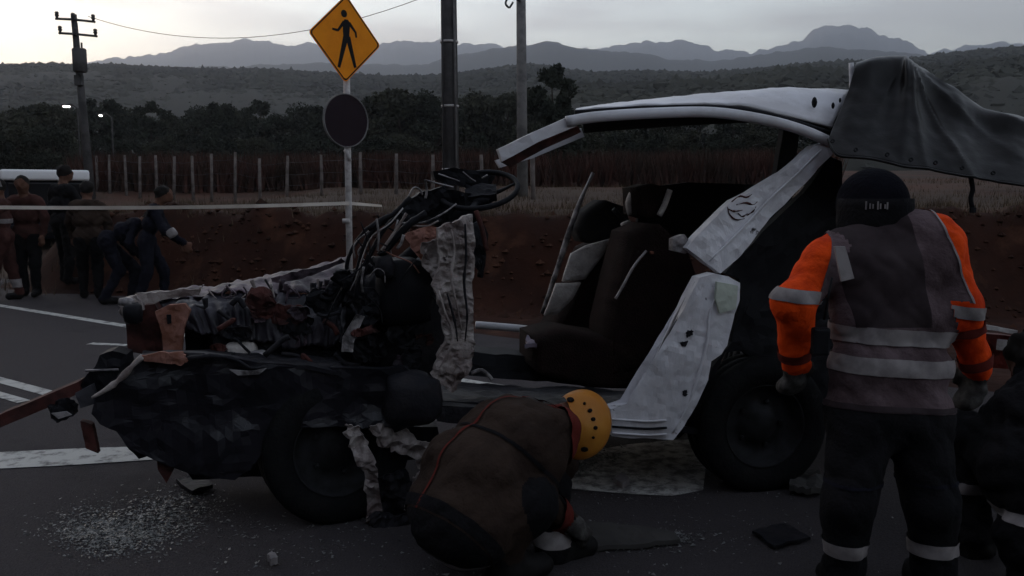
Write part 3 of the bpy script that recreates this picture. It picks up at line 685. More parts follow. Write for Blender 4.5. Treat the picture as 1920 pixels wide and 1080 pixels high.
# ---- standing rescuer in orange, back to the camera
PY = 3.0
def q3(px, py, Y=PY): return np.array(at(px, py, Y))
gp = q3(1660, 1135, 3.02); gp[2] = 0
rs1 = wthing('person', gp, 'rescuer with orange sleeves and striped grey vest, back turned, right of the wreck', 'person', 'rescuers at the wreck')
B = Body()
hipL, hipR = q3(1612, 800, 3.06), q3(1718, 800, 3.06)
knL, knR = q3(1590, 945, 2.98), q3(1748, 950, 2.99)
anL, anR = q3(1580, 1085, 3.02), q3(1750, 1090, 3.03)
for a, b_, c in ((hipL, knL, anL), (hipR, knR, anR)):
    B.cap(a, b_, .115, .085, 'leg'); B.cap(b_, c, .085, .062, 'leg')
    t_ = c.copy(); t_[2] = .05; t_[1] += .14; h_ = c.copy(); h_[2] = .055; h_[1] -= .03
    B.cap(h_, t_, .052, .045, 'boot'); B.cap(c+np.array([0, 0, .05]), h_, .066, .055, 'boot')
wst = q3(1665, 690, 3.08); chest = q3(1672, 530, 3.14); shl, shr = q3(1588, 472, 3.16), q3(1752, 447, 3.15)
B.cap(q3(1626, 775, 3.07), q3(1706, 775, 3.07), .150, .150, 'vest', (0, 1, 0), .84)
B.cap(q3(1626, 690, 3.08), q3(1708, 690, 3.08), .135, .135, 'vest', (0, 1, 0), .80)
B.cap(q3(1625, 600, 3.10), q3(1712, 600, 3.10), .135, .135, 'vest', (0, 1, 0), .78)
B.cap(q3(1620, 520, 3.13), q3(1722, 512, 3.13), .140, .140, 'vest', (0, 1, 0), .78)
B.cap(shl, shr, .085, .085, 'vest', (0, 1, 0), .9); B.cap(q3(1640, 455, 3.18), q3(1705, 440, 3.18), .09, .09, 'vest')
elL, wrL = q3(1487, 570, 3.05), q3(1492, 672, 3.12)
elR, wrR = q3(1797, 575, 3.08), q3(1832, 686, 3.12)
B.cap(q3(1556, 480, 3.15), elL, .080, .068, 'sleeve'); B.cap(elL, wrL, .068, .047, 'sleeve')
B.cap(q3(1768, 462, 3.14), elR, .078, .066, 'sleeve'); B.cap(elR, wrR, .067, .047, 'sleeve')
hand(B, wrL, np.array([.12, .35, -.9]), (1, .4, 0), (.3, .9, 0), 'glove', .7)
hand(B, wrR, np.array([.05, .25, -.95]), (-.3, 1, 0), (-1, 0, 0), 'glove', .7)
nk = q3(1650, 440, 3.22); hd = q3(1640, 392, 3.27)
B.cap(nk, hd, .062, .06, 'skin'); B.ell(hd, (.078, .10, .115), 'skin')
B.ell(hd+np.array([.0, .105, -.03]), (.016, .028, .03), 'skin')
for s in (-1, 1): B.ell(hd+np.array([s*.082, .0, -.01]), (.014, .025, .034), 'skin')
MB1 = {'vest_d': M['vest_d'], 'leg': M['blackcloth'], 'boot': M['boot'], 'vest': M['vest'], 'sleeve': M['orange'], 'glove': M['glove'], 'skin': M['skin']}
hem = (Vector(q3(1690, 772, 3.0)), Vector((.05, .1, 1)).normalized())
seL = (Vector(q3(1552, 470, 3.1)), Vector((-1, 0, .35)).normalized()); seR = (Vector(q3(1772, 450, 3.1)), Vector((1, 0, .30)).normalized())
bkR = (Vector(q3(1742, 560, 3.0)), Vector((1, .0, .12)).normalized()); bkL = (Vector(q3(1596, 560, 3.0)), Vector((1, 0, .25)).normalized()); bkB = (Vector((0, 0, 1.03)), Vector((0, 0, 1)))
def side(c, pl): return (Vector(c)-pl[0]).dot(pl[1])
def rs1_tag(c, t):
    if t in ('vest', 'leg'):
        t = 'vest' if side(c, hem) > 0 else 'leg'
    if t == 'vest' and 1.03 < c[2] and side(c, bkR) < 0 and side(c, bkL) > 0: return 'vest_d'  # middle and left of the back: painted-in shade
    if t in ('vest', 'sleeve') and c[2] > 1.12:
        t = 'sleeve' if side(c, seL) > 0 or side(c, seR) > 0 else 'vest'
    return t
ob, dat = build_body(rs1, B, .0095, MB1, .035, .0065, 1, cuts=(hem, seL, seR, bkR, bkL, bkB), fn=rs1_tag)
z1 = (chest-wst); 
band(rs1, dat, ('vest',), q3(1690, 628, 3.08), (.06, 0, 1), .030, .006, M['reflect'])
band(rs1, dat, ('vest',), q3(1690, 682, 3.08), (.06, 0, 1), .030, .006, M['reflect'])
band(rs1, dat, ('sleeve',), q3(1805, 583, 3.08), (.1, 0, 1), .022, .005, M['reflect'], 'sleeve_stripe')
band(rs1, dat, ('leg',), q3(1580, 1022, 3.0), (0, 0, 1), .026, .006, M['reflect'], 'ankle_stripe')
band(rs1, dat, ('vest', 'vest_d'), seR[0], seR[1], .007, .006, M['reflect'], 'vest_piping'); band(rs1, dat, ('vest', 'vest_d'), seL[0], seL[1], .006, .006, M['vest'], 'vest_piping')
band(rs1, dat, ('vest',), hem[0]+hem[1]*.012, hem[1], .010, .005, M['vest_d'], 'vest_hem')
band(rs1, dat, ('leg',), q3(1660, 900, 3.0), (0, 0, 1), .006, .004, M['navy'], 'trouser_seam')
for wr_, el_ in ((wrL, elL), (wrR, elR)): band(rs1, dat, ('sleeve',), Vector(wr_)*.9+Vector(el_)*.1, Vector(el_-wr_), .018, .006, M['redhelm'], 'cuff')
# strap over the left shoulder blade
slab('shoulder_strap', [q3(1565, 462, 2.985), q3(1585, 462, 2.985), q3(1602, 522, 2.965), q3(1578, 528, 2.965)], .012, M['reflect'], rs1, edge=.03, direction=(0, 1, 0))
# helmet with neck flap
hm = hd+np.array([-.01, .0, .02])
def dome(c, rx, ry, rz, lo=-.15, n=28, m_=14):
    bm = bmesh.new(); V = []
    for j in range(m_+1):
        ph = math.asin(lo)+(math.pi/2-math.asin(lo))*j/m_
        V.append([bm.verts.new((c[0]+rx*math.cos(ph)*math.cos(2*math.pi*i/n), c[1]+ry*math.cos(ph)*math.sin(2*math.pi*i/n), c[2]+rz*math.sin(ph))) for i in range(n)])
    for j in range(m_):
        for i in range(n): bm.faces.new((V[j][i], V[j][(i+1) % n], V[j+1][(i+1) % n], V[j+1][i]))
    return bm
bm = dome(hm, .128, .155, .135, -.5); bmesh.ops.solidify(bm, geom=bm.faces[:], thickness=.004)
he = part('helmet', bm, M['navy'], rs1, True)
fl = []
for zz, rr in ((.02, 1.0), (-.06, 1.02), (-.13, .98), (-.20, .98), (-.27, .96), (-.30, .94)):
    fl.append([Vector(hm)+Vector((.132*rr*math.cos(a), .135*rr*math.sin(a)-.02, zz)) for a in np.linspace(math.pi*.98, math.pi*2.02, 9)])
bm = loft_bm(fl, 26, 14, .006, .006, 9, up=Vector((0, 1, 0))); part('neck_flap', bm, M['blackcloth'], rs1, True)
# pale stitched lettering, no longer legible
for k, (dx, hh) in enumerate(((0, .030), (.014, .020), (.024, .017), (.041, .030), (.050, .020), (.066, .016), (.074, .026))):
    a_ = math.pi*1.5-.62+dx*7.0; c = Vector(hm)+Vector((.139*math.cos(a_), .142*math.sin(a_)-.024, -.012+hh*.25))
    bm = bmesh.new(); bm_box(bm, c, (.0045, .004, hh)); part('letter_stroke', bm, M['reflect'], he)
# radio on the belt
bm = bmesh.new(); bm_box(bm, q3(1538, 640, 2.98), (.06, .04, .10), bevel=.01); rad = part('radio', bm, M['black'], rs1); tube_part('antenna', [q3(1545, 600, 2.98), q3(1560, 520, 2.97)], .004, M['black'], rs1, seg=5)

# ---- crouching rescuer with orange helmet
gp = q3(930, 1075, 3.3); gp[2] = 0
rs2 = wthing('person', gp, 'crouching rescuer in brown jacket and orange helmet bending towards the sill', 'person', 'rescuers at the wreck')
B = Body()
hp = q3(862, 965, 3.16); ch = q3(955, 835, 3.34); sh = q3(995, 800, 3.42); nk = q3(1040, 795, 3.47); hd = q3(1082, 800, 3.50)
sd_ = np.array([.55, -.75, .05])      # across the shoulders
B.cap(hp-sd_*.09, hp+sd_*.09, .165, .165, 'leg'); B.cap(hp, ch, .175, .185, 'coat'); B.cap(ch-sd_*.10, ch+sd_*.10, .165, .165, 'coat')
B.cap(q3(890, 885, 3.22)-sd_*.08, q3(890, 885, 3.22)+sd_*.08, .165, .16, 'coat')
B.cap(sh-sd_*.16, sh+sd_*.16, .10, .095, 'coat'); B.cap(sh, nk, .085, .066, 'collar'); B.cap(nk, hd, .06, .06, 'skin')
B.ell(hd, (.10, .082, .105), 'skin'); B.ell(hd+np.array([.06, .02, -.085]), (.022, .018, .03), 'skin')
# legs: squatting, knees to the right and away
for s, kn, an in ((-1, q3(1030, 915, 3.50), q3(1035, 1025, 3.36)), (1, q3(1000, 945, 3.10), q3(945, 1035, 3.17))):
    h0 = hp+sd_*.1*s
    B.cap(h0, kn, .125, .085, 'leg'); B.cap(kn, an, .083, .062, 'leg')
    t_ = an+np.array([.15, .06, 0]); t_[2] = .045; hl = an.copy(); hl[2] = .055; B.cap(an, hl, .062, .055, 'boot'); B.cap(hl, t_, .052, .042, 'boot')
for s, el, wr in ((1, q3(1005, 920, 3.16), q3(1050, 965, 3.34)), (-1, q3(1050, 870, 3.66), q3(1010, 885, 3.74))):
    B.cap(sh+sd_*.17*s, el, .085, .066, 'coat'); B.cap(el, wr, .066, .048, 'coat')
    hand(B, wr, (.6, .3, -.5), (.2, -1, .2), (.3, .2, -1), 'glove', .6)
spn = Vector(ch-hp).normalized(); hem2 = (Vector(hp)-spn*.06+Vector((0, 0, -.05)), spn)
def rs2_tag(c, t):
    if t in ('coat', 'leg') and np.linalg.norm(c-hp) < .30: t = 'coat' if side(c, hem2) > 0 else 'leg'
    return t
ob, dat = build_body(rs2, B, .0095, {'leg': M['blackcloth'], 'coat': M['brown'], 'collar': M['redhelm'], 'skin': M['skin'], 'boot': M['boot'], 'glove': M['glove']}, .04, .0065, 2, cuts=(hem2,), fn=rs2_tag)
band(rs2, dat, ('coat',), hem2[0]+hem2[1]*.03, hem2[1], .022, .006, M['blackcloth'], 'jacket_hem')
band(rs2, dat, ('coat',), q3(925, 835, 3.25), spn, .007, .006, M['blackcloth'], 'yoke_seam')
band(rs2, dat, ('coat',), ch, sd_, .006, .006, M['redhelm'], 'back_seam')
band(rs2, dat, ('coat',), (Vector(sh)*.35+Vector(nk)*.65), Vector(nk-sh), .030, .012, M['redhelm'], 'collar_band')
band(rs2, dat, ('leg',), q3(1035, 1005, 3.36), (0, 0, 1), .030, .006, M['reflect'], 'ankle_stripe')
# helmet: shell turned so its crown points right; ventilation holes along the ridge
hc = Vector(hd)+Vector((.015, 0, .01))
Hx = Vector((.86, -.30, -.12)).normalized(); Hz = Vector((.16, .1, 1)); Hz = (Hz-Hx*Hz.dot(Hx)).normalized(); Hy = Hz.cross(Hx)
HM = Matrix((Hy, Hz, Hx)).transposed()         # local Z = crown direction (right), local Y = up
bm = bmesh.new(); n_, m_ = 40, 18; V = []
for j in range(m_+1):
    ring = []
    for i in range(n_):
        a = 2*math.pi*i/n_; cut = -.44+.34*math.cos(2*a)      # brim dips at the front and the nape, rises at the ears
        ph = math.asin(max(-.85, cut))*(1-j/m_)+math.pi/2*j/m_
        p = Vector((.125*math.cos(ph)*math.cos(a), .150*math.cos(ph)*math.sin(a), .128*math.sin(ph)))
        p *= 1+.02*math.cos(6*a)*math.cos(ph)
        ring.append(bm.verts.new(hc+HM @ p))
    V.append(ring)
for j in range(m_):
    for i in range(n_): bm.faces.new((V[j][i], V[j][(i+1) % n_], V[j+1][(i+1) % n_], V[j+1][i]))
bmesh.ops.solidify(bm, geom=bm.faces[:], thickness=.006)
hel = part('helmet', bm, M['helmet'], rs2, True)
def hpnt(a, ph, k=1.0): return HM @ Vector((.125*math.cos(ph)*math.cos(a), .150*math.cos(ph)*math.sin(a), .128*math.sin(ph)))*k
def vent(px, py, r1, r2):
    d = ray(px, py); best = None; cl = hc
    # nearest approach of the view line to the shell centre gives the shell point on the near side
    o = Vector((0, 0, CAMH)); Ri = HM.inverted(); A_ = Ri @ (o-hc); D_ = Ri @ d; S = Vector((.125, .150, .128)); a_ = Vector(A_[i]/S[i] for i in range(3)); d_ = Vector(D_[i]/S[i] for i in range(3))
    aa = d_.dot(d_); bb = 2*a_.dot(d_); cc = a_.dot(a_)-1; ds = bb*bb-4*aa*cc
    if ds < 0: return
    t_ = (-bb-math.sqrt(ds))/(2*aa); p = o+d*t_; nl = Vector(((A_+D_*t_)[i]/S[i]**2 for i in range(3))); nrm = (HM @ nl).normalized()
    Mv = Matrix.Translation(p+nrm*.0) @ nrm.to_track_quat('Z', 'Y').to_matrix().to_4x4() @ Matrix.Diagonal((r1, r2, 1, 1))
    bm = bmesh.new(); bm_lathe(bm, [(0, .0075), (.8, .0075), (1.0, .006), (1.0, -.002), (0, -.002)], Mv, 14); part('vent', bm, M['hole'], hel, True)
for px, py, r in ((1096, 757, .006), (1106, 770, .009), (1112, 786, .009), (1116, 802, .009), (1112, 820, .006)): vent(px, py, r, r*.9)
vent(1070, 750, .017, .011); vent(1096, 842, .015, .010)

# ---- crouching figure cut by the right edge
gp = q3(1960, 1080, 3.3); gp[2] = 0
rs3 = wthing('person', gp, 'dark clothed person crouching at the right edge of the scene', 'person', 'rescuers at the wreck')
B = Body(); hp = q3(1960, 880, 3.25); ch = q3(1965, 770, 3.4); sx = np.array([1, .2, 0])
B.cap(hp-sx*.1, hp+sx*.1, .16, .16, 'leg'); B.cap(hp, ch, .17, .17, 'coat'); B.cap(ch-sx*.13, ch+sx*.13, .11, .11, 'coat')
hd = ch+np.array([.08, .25, .16]); B.cap(ch, hd, .08, .06, 'coat'); B.ell(hd, (.085, .1, .115), 'skin'); B.ell(hd+np.array([0, 0, .03]), (.09, .105, .105), 'hair')
for s in (-1, 1):
    kn = hp+np.array([s*.17, .32, .06]); an = np.array([kn[0], kn[1]-.16, .1]); B.cap(hp+sx*s*.1, kn, .12, .085, 'leg'); B.cap(kn, an, .083, .062, 'leg')
    t_ = an+np.array([0, .17, 0]); t_[2] = .045; hl = an.copy(); hl[2] = .055; B.cap(an, hl, .062, .055, 'boot'); B.cap(hl, t_, .05, .04, 'boot')
    el = ch+np.array([s*.24, .1, -.16]); wr = el+np.array([-s*.05, .18, -.02]); B.cap(ch+sx*s*.17, el, .075, .06, 'coat'); B.cap(el, wr, .06, .045, 'coat'); hand(B, wr, (-.2*s, 1, -.2), (0, 0, 1), (-s, 0, 0), 'glove', .5)
# trailing lower leg seen below the frame edge
B.cap(hp+np.array([-.08, -.05, -.12]), q3(1915, 1010, 3.12), .11, .08, 'leg'); B.cap(q3(1915, 1010, 3.12), q3(1925, 1085, 3.12), .08, .06, 'leg')
ob, dat = build_body(rs3, B, .014, {'leg': M['blackcloth'], 'coat': M['blackcloth'], 'skin': M['skin'], 'hair': M['hair'], 'boot': M['boot'], 'glove': M['glove']}, .04, .010, 3)
band(rs3, dat, ('leg',), q3(1915, 968, 3.12), (0, 0, 1), .02, .006, M['reflect'], 'leg_stripe')

# ---- onlookers on the left
def onlooker(px, foot, Y, label, mats, face=0.0, bend=0.0, h=1.7, seed=0, stride=.12, arm=(.1, .1), extra=None, headgear=None):
    f = at(px, foot, Y); x0 = f.x; z0 = max(gz(x0, Y), .012) if gz(x0, Y) > .02 else .012
    o = wthing('person', (x0, Y, z0), label, 'person', 'group standing by the tape')
    fw = np.array([math.sin(face), math.cos(face), 0]); sd2 = np.array([fw[1], -fw[0], 0]); up = np.array([0, 0, 1.]); b0 = np.array([x0, Y, z0]); s = h/1.72
    def P_(a, b, c): return b0+(sd2*a+fw*b+up*c)*s
    Bd = Body(); hipc = P_(0, -.12*bend, .92); cb, sb = math.cos(bend), math.sin(bend)
    def T_(a, b, c): return hipc+(sd2*a+fw*(b*cb+c*sb)+up*(c*cb-b*sb))*s
    for k, st in ((-1, stride), (1, -stride)):
        hj = P_(k*.09, -.12*bend, .90); kn = P_(k*.11, st*.6+.04+.1*bend, .48); an = P_(k*.11, st, .09)
        Bd.cap(hj, kn, .105*s, .075*s, 'leg'); Bd.cap(kn, an, .073*s, .055*s, 'leg'); Bd.cap(an-up*.03, P_(k*.12, st+.15, .05), .05*s, .042*s, 'boot')
    Bd.cap(T_(-.07, 0, .02), T_(.07, 0, .02), .135*s, .135*s, 'coat', fw, .8); Bd.cap(T_(-.07, 0, .25), T_(.07, 0, .25), .135*s, .135*s, 'coat', fw, .8); Bd.cap(T_(-.12, 0, .45), T_(.12, 0, .45), .10*s, .10*s, 'coat', fw, .95)
    nk = T_(0, .03, .56); hd = T_(0, .06, .70); Bd.cap(T_(0, 0, .48), hd, .06*s, .055*s, 'skin'); Bd.ell(hd, (.078*s, .095*s, .112*s), 'skin', np.array([sd2, fw, up])); Bd.ell(hd+fw*.10*s-up*.02, (.015, .025, .028), 'skin', np.array([sd2, fw, up]))
    Bd.ell(hd+up*.035*s-fw*.02*s, (.086*s, .100*s, .096*s), 'hair', np.array([sd2, fw, up]))
    for k, am in ((-1, arm[0]), (1, arm[1])):
        el = T_(k*.27, .02+am*.25, .22); wr = el+(fw*am*.25-up*.24*(1-abs(am)*.4)-sd2*k*.03)*s
        Bd.cap(T_(k*.19, 0, .45), el, .065*s, .055*s, 'coat'); Bd.cap(el, wr, .053*s, .04*s, 'coat'); hand(Bd, wr, fw*am*.6-up, fw, -sd2*k, 'skin', .4)
    ob, dat = build_body(o, Bd, .015, mats, .035, .008, seed)
    if extra: extra(o, dat, P_, T_)
    if headgear is not None:
        bm = dome(hd+up*.03, .115, .125, .115, -.1, 16, 8); bmesh.ops.solidify(bm, geom=bm.faces[:], thickness=.006); part('helmet', bm, headgear, o, True)
    return o
def mk(coat, leg): return {'coat': M[coat], 'leg': M[leg], 'skin': M['skin'], 'hair': M['hair'], 'boot': M['boot']}
onlooker(14, 548, 12.0, 'person in red-brown suit with banded ankles and pale helmet, farthest left', mk('redbrown', 'redbrown'), R(-110), 0, 1.68, 11, .14, (.3, .3),
         lambda o, d, P_, T_: [band(o, d, ('leg',), P_(0, 0, .24), (0, 0, 1), .06, .008, M['reflect'], 'ankle_stripe'), band(o, d, ('coat',), P_(0, 0, 1.15), (0, 0, 1), .03, .008, M['reflect'])], M['plate'])
onlooker(58, 545, 12.5, 'bareheaded person in a brown jacket, second from the left', mk('redbrown', 'blackcloth'), R(170), .06, 1.74, 12, .08, (.15, .2))
onlooker(126, 552, 13.0, 'tall person in black upright in front of the van', mk('blackcloth', 'blackcloth'), R(25), .04, 1.78, 13, .06, (.05, .35))
onlooker(172, 560, 12.2, 'person in dark brown turned away, just right of the tall one', mk('brown', 'blackcloth'), R(-20), .14, 1.66, 24, .1, (.5, .1))
onlooker(222, 568, 11.7, 'crouched navy figure bent deeply between two standing people', mk('navy', 'navy'), R(60), 1.05, 1.62, 14, .2, (.5, .6))
def white_glove(o, d, P_, T_):
    bm = bmesh.new(); bm_box(bm, at(322, 437, 11.4), (.13, .10, .12), Matrix.Rotation(R(-35), 3, 'Y'), .035); part('pale_bundle', bm, M['reflect'], o, True)
onlooker(285, 566, 11.6, 'leaning navy clothed person holding something pale, nearest the wreck', mk('navy', 'navy'), R(75), .30, 1.62, 15, .16, (.7, .9), white_glove)

# ================================================================== the wrecked pickup
tk = wthing('wrecked_pickup_truck', TRUCK_P, 'wrecked white pickup with torn-off front and cut-open cab in the road', 'pickup truck')
AX = Matrix((TU, Vector((0, 0, 1)), -TN)).transposed()      # wheel frame: local Z along the axle, towards the camera
def wheel(c, r, wd, steer=0.0, tilt=0.0):
    Mw = Matrix.Translation(c) @ (Matrix.Rotation(steer, 3, 'Z') @ Matrix.Rotation(tilt, 3, TU) @ AX).to_4x4()
    o = empty('wheel', c); o.parent = tk; o['_world'] = 1; o.matrix_parent_inverse = world_of(tk).inverted()
    bm = bmesh.new(); h = wd/2
    bm_lathe(bm, [(.6*r, -h*.8), (.78*r, -h), (.93*r, -h*.96), (r, -h*.75), (r, -h*.36), (r-.008, -h*.33), (r-.008, -h*.22), (r, -h*.19), (r, h*.19), (r-.008, h*.22), (r-.008, h*.33), (r, h*.36), (r, h*.75), (.93*r, h*.96), (.78*r, h), (.6*r, h*.8)], Mw, 44)
    link('tyre', from_bm('tyre', bm, True), M['rubber'], o)
    bm = bmesh.new(); bm_lathe(bm, [(.62*r, h*.86), (.60*r, h*.80), (.55*r, h*.3), (.30*r, h*.2), (.22*r, h*.5), (0, h*.5), (0, h*.1), (.56*r, -h*.4), (.62*r, -h*.8), (.64*r, 0)], Mw, 36)
    rm = link('rim', from_bm('rim', bm, True), M['rim'], o)
    for k in range(5):
        a = k*2*math.pi/5; bm = bmesh.new(); bm_lathe(bm, [(0, .012), (.012, .01), (.014, -.004), (0, -.004)], Mw @ Matrix.Translation((.34*r*math.cos(a), .34*r*math.sin(a), h*.27)), 8); part('wheel_nut', bm, M['rim'], rm)
    return o
fw = near(630, 985, .02); fw.z = .335; wheel(fw+TN*.10, .335, .22, R(14), R(-4))
rw = near(1432, 925, .0); rw.z = .345; wheel(rw+TN*.10, .345, .23)
for px in (620, 1440):          # far wheels
    q = near(px, 960, 1.42); q.z = .34; wheel(q, .335, .22)

def NP(lst, off): return [near(p[0], p[1], p[2] if len(p) > 2 else off) for p in lst]
# --- roof: sheet, drip rail, cut front pillar, liner
rows = [NP([(1078, 205), (1180, 197), (1330, 193), (1440, 205), (1560, 238)], .06),
        NP([(1085, 203), (1190, 190), (1330, 176), (1460, 166), (1592, 172)], .42),
        NP([(1090, 208), (1200, 198), (1330, 186), (1460, 178), (1598, 184)], .9),
        NP([(1095, 236), (1200, 228), (1330, 220), (1460, 218), (1590, 232)], 1.42)]
bm = loft_bm(rows, 60, 30, .012, .010, 5); rf = part('roof', bm, M['white_clean'], tk, True)
rows2 = [[p-Vector((0, 0, .035)) for p in r] for r in rows]; bm = loft_bm(rows2, 24, 12, .01); part('headliner', bm, M['liner'], tk, True)
tube_part('drip_rail', NP([(1062, 228), (1120, 219), (1230, 212), (1340, 211), (1440, 226), (1510, 246), (1560, 268)], .0), .020, M['white_clean'], tk, smooth_n=30, flat=1.3, seg=10)
tube_part('door_seal', NP([(1078, 211), (1200, 203), (1340, 201), (1440, 214), (1560, 250)], .035), .012, M['black'], tk, smooth_n=24, seg=6)
slab('front_pillar', NP([(934, 280), (1000, 248), (1072, 216), (1090, 222), (1086, 234), (1010, 266), (942, 303)], .0), .05, M['white_clean'], tk, .006, 9, .04)
slab('pillar_inner_edge', NP([(940, 302), (1010, 266), (1084, 236), (1090, 248), (1020, 280), (958, 312)], .05), .04, M['rust_d'], tk, .006, 9, .05)
slab('far_front_pillar', NP([(930, 300), (1000, 280), (1090, 240), (1096, 256), (1000, 296), (938, 314)], 1.36), .05, M['white_clean'], tk, .006, 9, .06)
slab('far_rear_pillar', NP([(1470, 238), (1500, 236), (1480, 420), (1440, 420)], 1.40), .06, M['liner'], tk, .004, 9, .08)
# dents and holes in the roof
for px, py, of, r in ((1527, 192, .22, .020), (1562, 198, .2, .012), (1575, 188, .28, .009)):
    p = near(px, py, of-.06); bm = bmesh.new(); bmesh.ops.create_icosphere(bm, subdivisions=2, radius=r, matrix=Matrix.Translation(p) @ Matrix.Diagonal((.7, .6, 1.4, 1))); part('dent', bm, M['black'], rf, True)
# --- rear cab pillar, upper and lower, sill
up_ = NP([(1530, 272), (1556, 266), (1562, 288), (1534, 316), (1508, 346), (1476, 378), (1444, 410), (1412, 452), (1384, 486), (1352, 512), (1322, 492), (1288, 466), (1302, 448), (1326, 424), (1350, 398), (1376, 376), (1408, 360), (1440, 342), (1472, 322), (1502, 296)], .0)
slab('rear_pillar', up_, .07, M['white_paint'], tk, .010, 7, .035)
slab('pillar_bracket', NP([(1262, 448), (1284, 440), (1300, 462), (1286, 476), (1262, 470)], .05), .05, M['metal'], tk, .008, 14, .03)
lo_ = NP([(1312, 520), (1340, 512), (1366, 518), (1388, 530), (1387, 562), (1378, 588), (1352, 592), (1338, 596), (1330, 616), (1346, 624), (1368, 622), (1364, 648), (1352, 664), (1334, 678), (1328, 712), (1306, 760), (1284, 798), (1262, 824), (1190, 822), (1148, 818), (1148, 800), (1146, 768), (1172, 764), (1200, 762), (1212, 742), (1232, 692), (1256, 640), (1284, 578)], -.02)
lp = slab('rear_pillar_lower', lo_, .09, M['white_paint'], tk, .009, 7, .035)
slab('filler_flap', NP([(1345, 528), (1384, 536), (1380, 580), (1350, 588), (1342, 560)], -.045), .02, mat('pale_greenish_plastic', (.50, .54, .46), .5), tk, .006, 9, .03)
tube_part('door_seal', NP([(1306, 530), (1280, 585), (1250, 642), (1222, 706), (1204, 752)], .01), .011, M['black'], tk, smooth_n=16, seg=6)
tube_part('weather_strip', NP([(1290, 552), (1262, 604), (1236, 660), (1216, 706)], .03), .006, M['metal'], tk, smooth_n=12, seg=6)
for pts in ([(1286, 622), (1298, 618), (1300, 626), (1290, 634)], [(1276, 641), (1290, 640), (1288, 648), (1278, 650)], [(1280, 734), (1288, 731), (1289, 741), (1283, 743)]):
    slab('paint_gash', NP(pts, -.026), .012, M['soot'], lp, .004, 20, .02, ragged=.004)
for q in ([(1364, 388), (1368, 402), (1380, 412), (1396, 410)], [(1372, 378), (1386, 368), (1400, 370), (1410, 364)], [(1380, 384), (1398, 380), (1412, 384), (1420, 378)], [(1400, 404), (1412, 396), (1418, 386)], [(1366, 392), (1376, 396), (1392, 394)], [(1384, 400), (1392, 406), (1402, 400)]):
    tube_part('scratch', NP(q, .004), [.0025, .0045, .0015], M['rust_d'], tk, smooth_n=8, seg=5, jitter=.5)
tube_part('pillar_fold', NP([(1348, 540), (1330, 590), (1326, 640), (1310, 700), (1290, 760), (1262, 812)], -.022), [.004, .008, .004], M['white_paint'], lp, smooth_n=16, seg=6, jitter=.2)
tube_part('pillar_fold', NP([(1540, 280), (1490, 330), (1440, 376), (1390, 430), (1330, 490)], -.004), [.003, .007, .004], M['white_paint'], tk, smooth_n=16, seg=6, jitter=.2)
for y0 in (786, 800, 812):
    tube_part('sill_crease', NP([(1148, y0), (1180, y0+2), (1215, y0+4), (1250, y0+2)], -.03), .006, M['white_paint'] if y0 != 800 else M['black'], tk, smooth_n=10, seg=6)
slab('sill', NP([(1152, 770), (1148, 818), (1040, 812), (900, 800), (820, 790), (820, 760), (900, 768), (1040, 772)], .02), .10, M['soot'], tk, .012, 8, .06)
slab('floor_pan', [near(830, 770, .05), near(1330, 800, .05), near(1330, 740, 1.4), near(830, 715, 1.4)], .03, M['soot'], tk, .02, 6, .09, direction=(0, 0, -1))
slab('transmission_tunnel', [near(880, 705, .55), near(1260, 735, .55), near(1250, 690, .62), near(880, 660, .62), ], .22, M['black'], tk, .02, 6, .09)
slab('far_sill', NP([(820, 700), (1320, 730), (1320, 690), (820, 655)], 1.44), .06, M['rust_d'], tk, .01, 6, .09)
tube_part('far_sill_bar', NP([(892, 609), (930, 612), (975, 616), (1010, 620)], 1.0), .022, M['white_clean'], tk, smooth_n=10, seg=10)
# --- rear body side and bed, black; tailboard
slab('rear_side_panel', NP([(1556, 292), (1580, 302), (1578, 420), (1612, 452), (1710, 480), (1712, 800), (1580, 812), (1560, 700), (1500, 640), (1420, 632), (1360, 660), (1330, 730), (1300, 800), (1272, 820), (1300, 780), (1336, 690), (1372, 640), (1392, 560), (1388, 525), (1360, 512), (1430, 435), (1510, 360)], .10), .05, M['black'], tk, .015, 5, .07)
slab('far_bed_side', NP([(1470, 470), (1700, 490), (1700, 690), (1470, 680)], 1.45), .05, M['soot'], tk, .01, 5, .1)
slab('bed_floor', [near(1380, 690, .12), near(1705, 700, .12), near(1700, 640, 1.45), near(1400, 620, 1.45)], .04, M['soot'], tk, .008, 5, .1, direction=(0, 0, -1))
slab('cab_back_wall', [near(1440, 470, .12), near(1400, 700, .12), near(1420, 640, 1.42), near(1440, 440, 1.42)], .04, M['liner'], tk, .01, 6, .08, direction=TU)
slab('back_window_panel', NP([(1200, 352), (1290, 342), (1420, 346), (1440, 360), (1420, 470), (1330, 480), (1240, 470), (1196, 420)], 1.30), .04, M['liner'], tk, .01, 6, .06)
for px0, px1 in ((1596, 1598), (1626, 1610)):
    tube_part('rack_bar', NP([(px0, 118), ((px0+px1)/2, 165), (px1-4, 212), (1560, 262)], .35), .014, M['white_clean'], tk, smooth_n=12, seg=8)
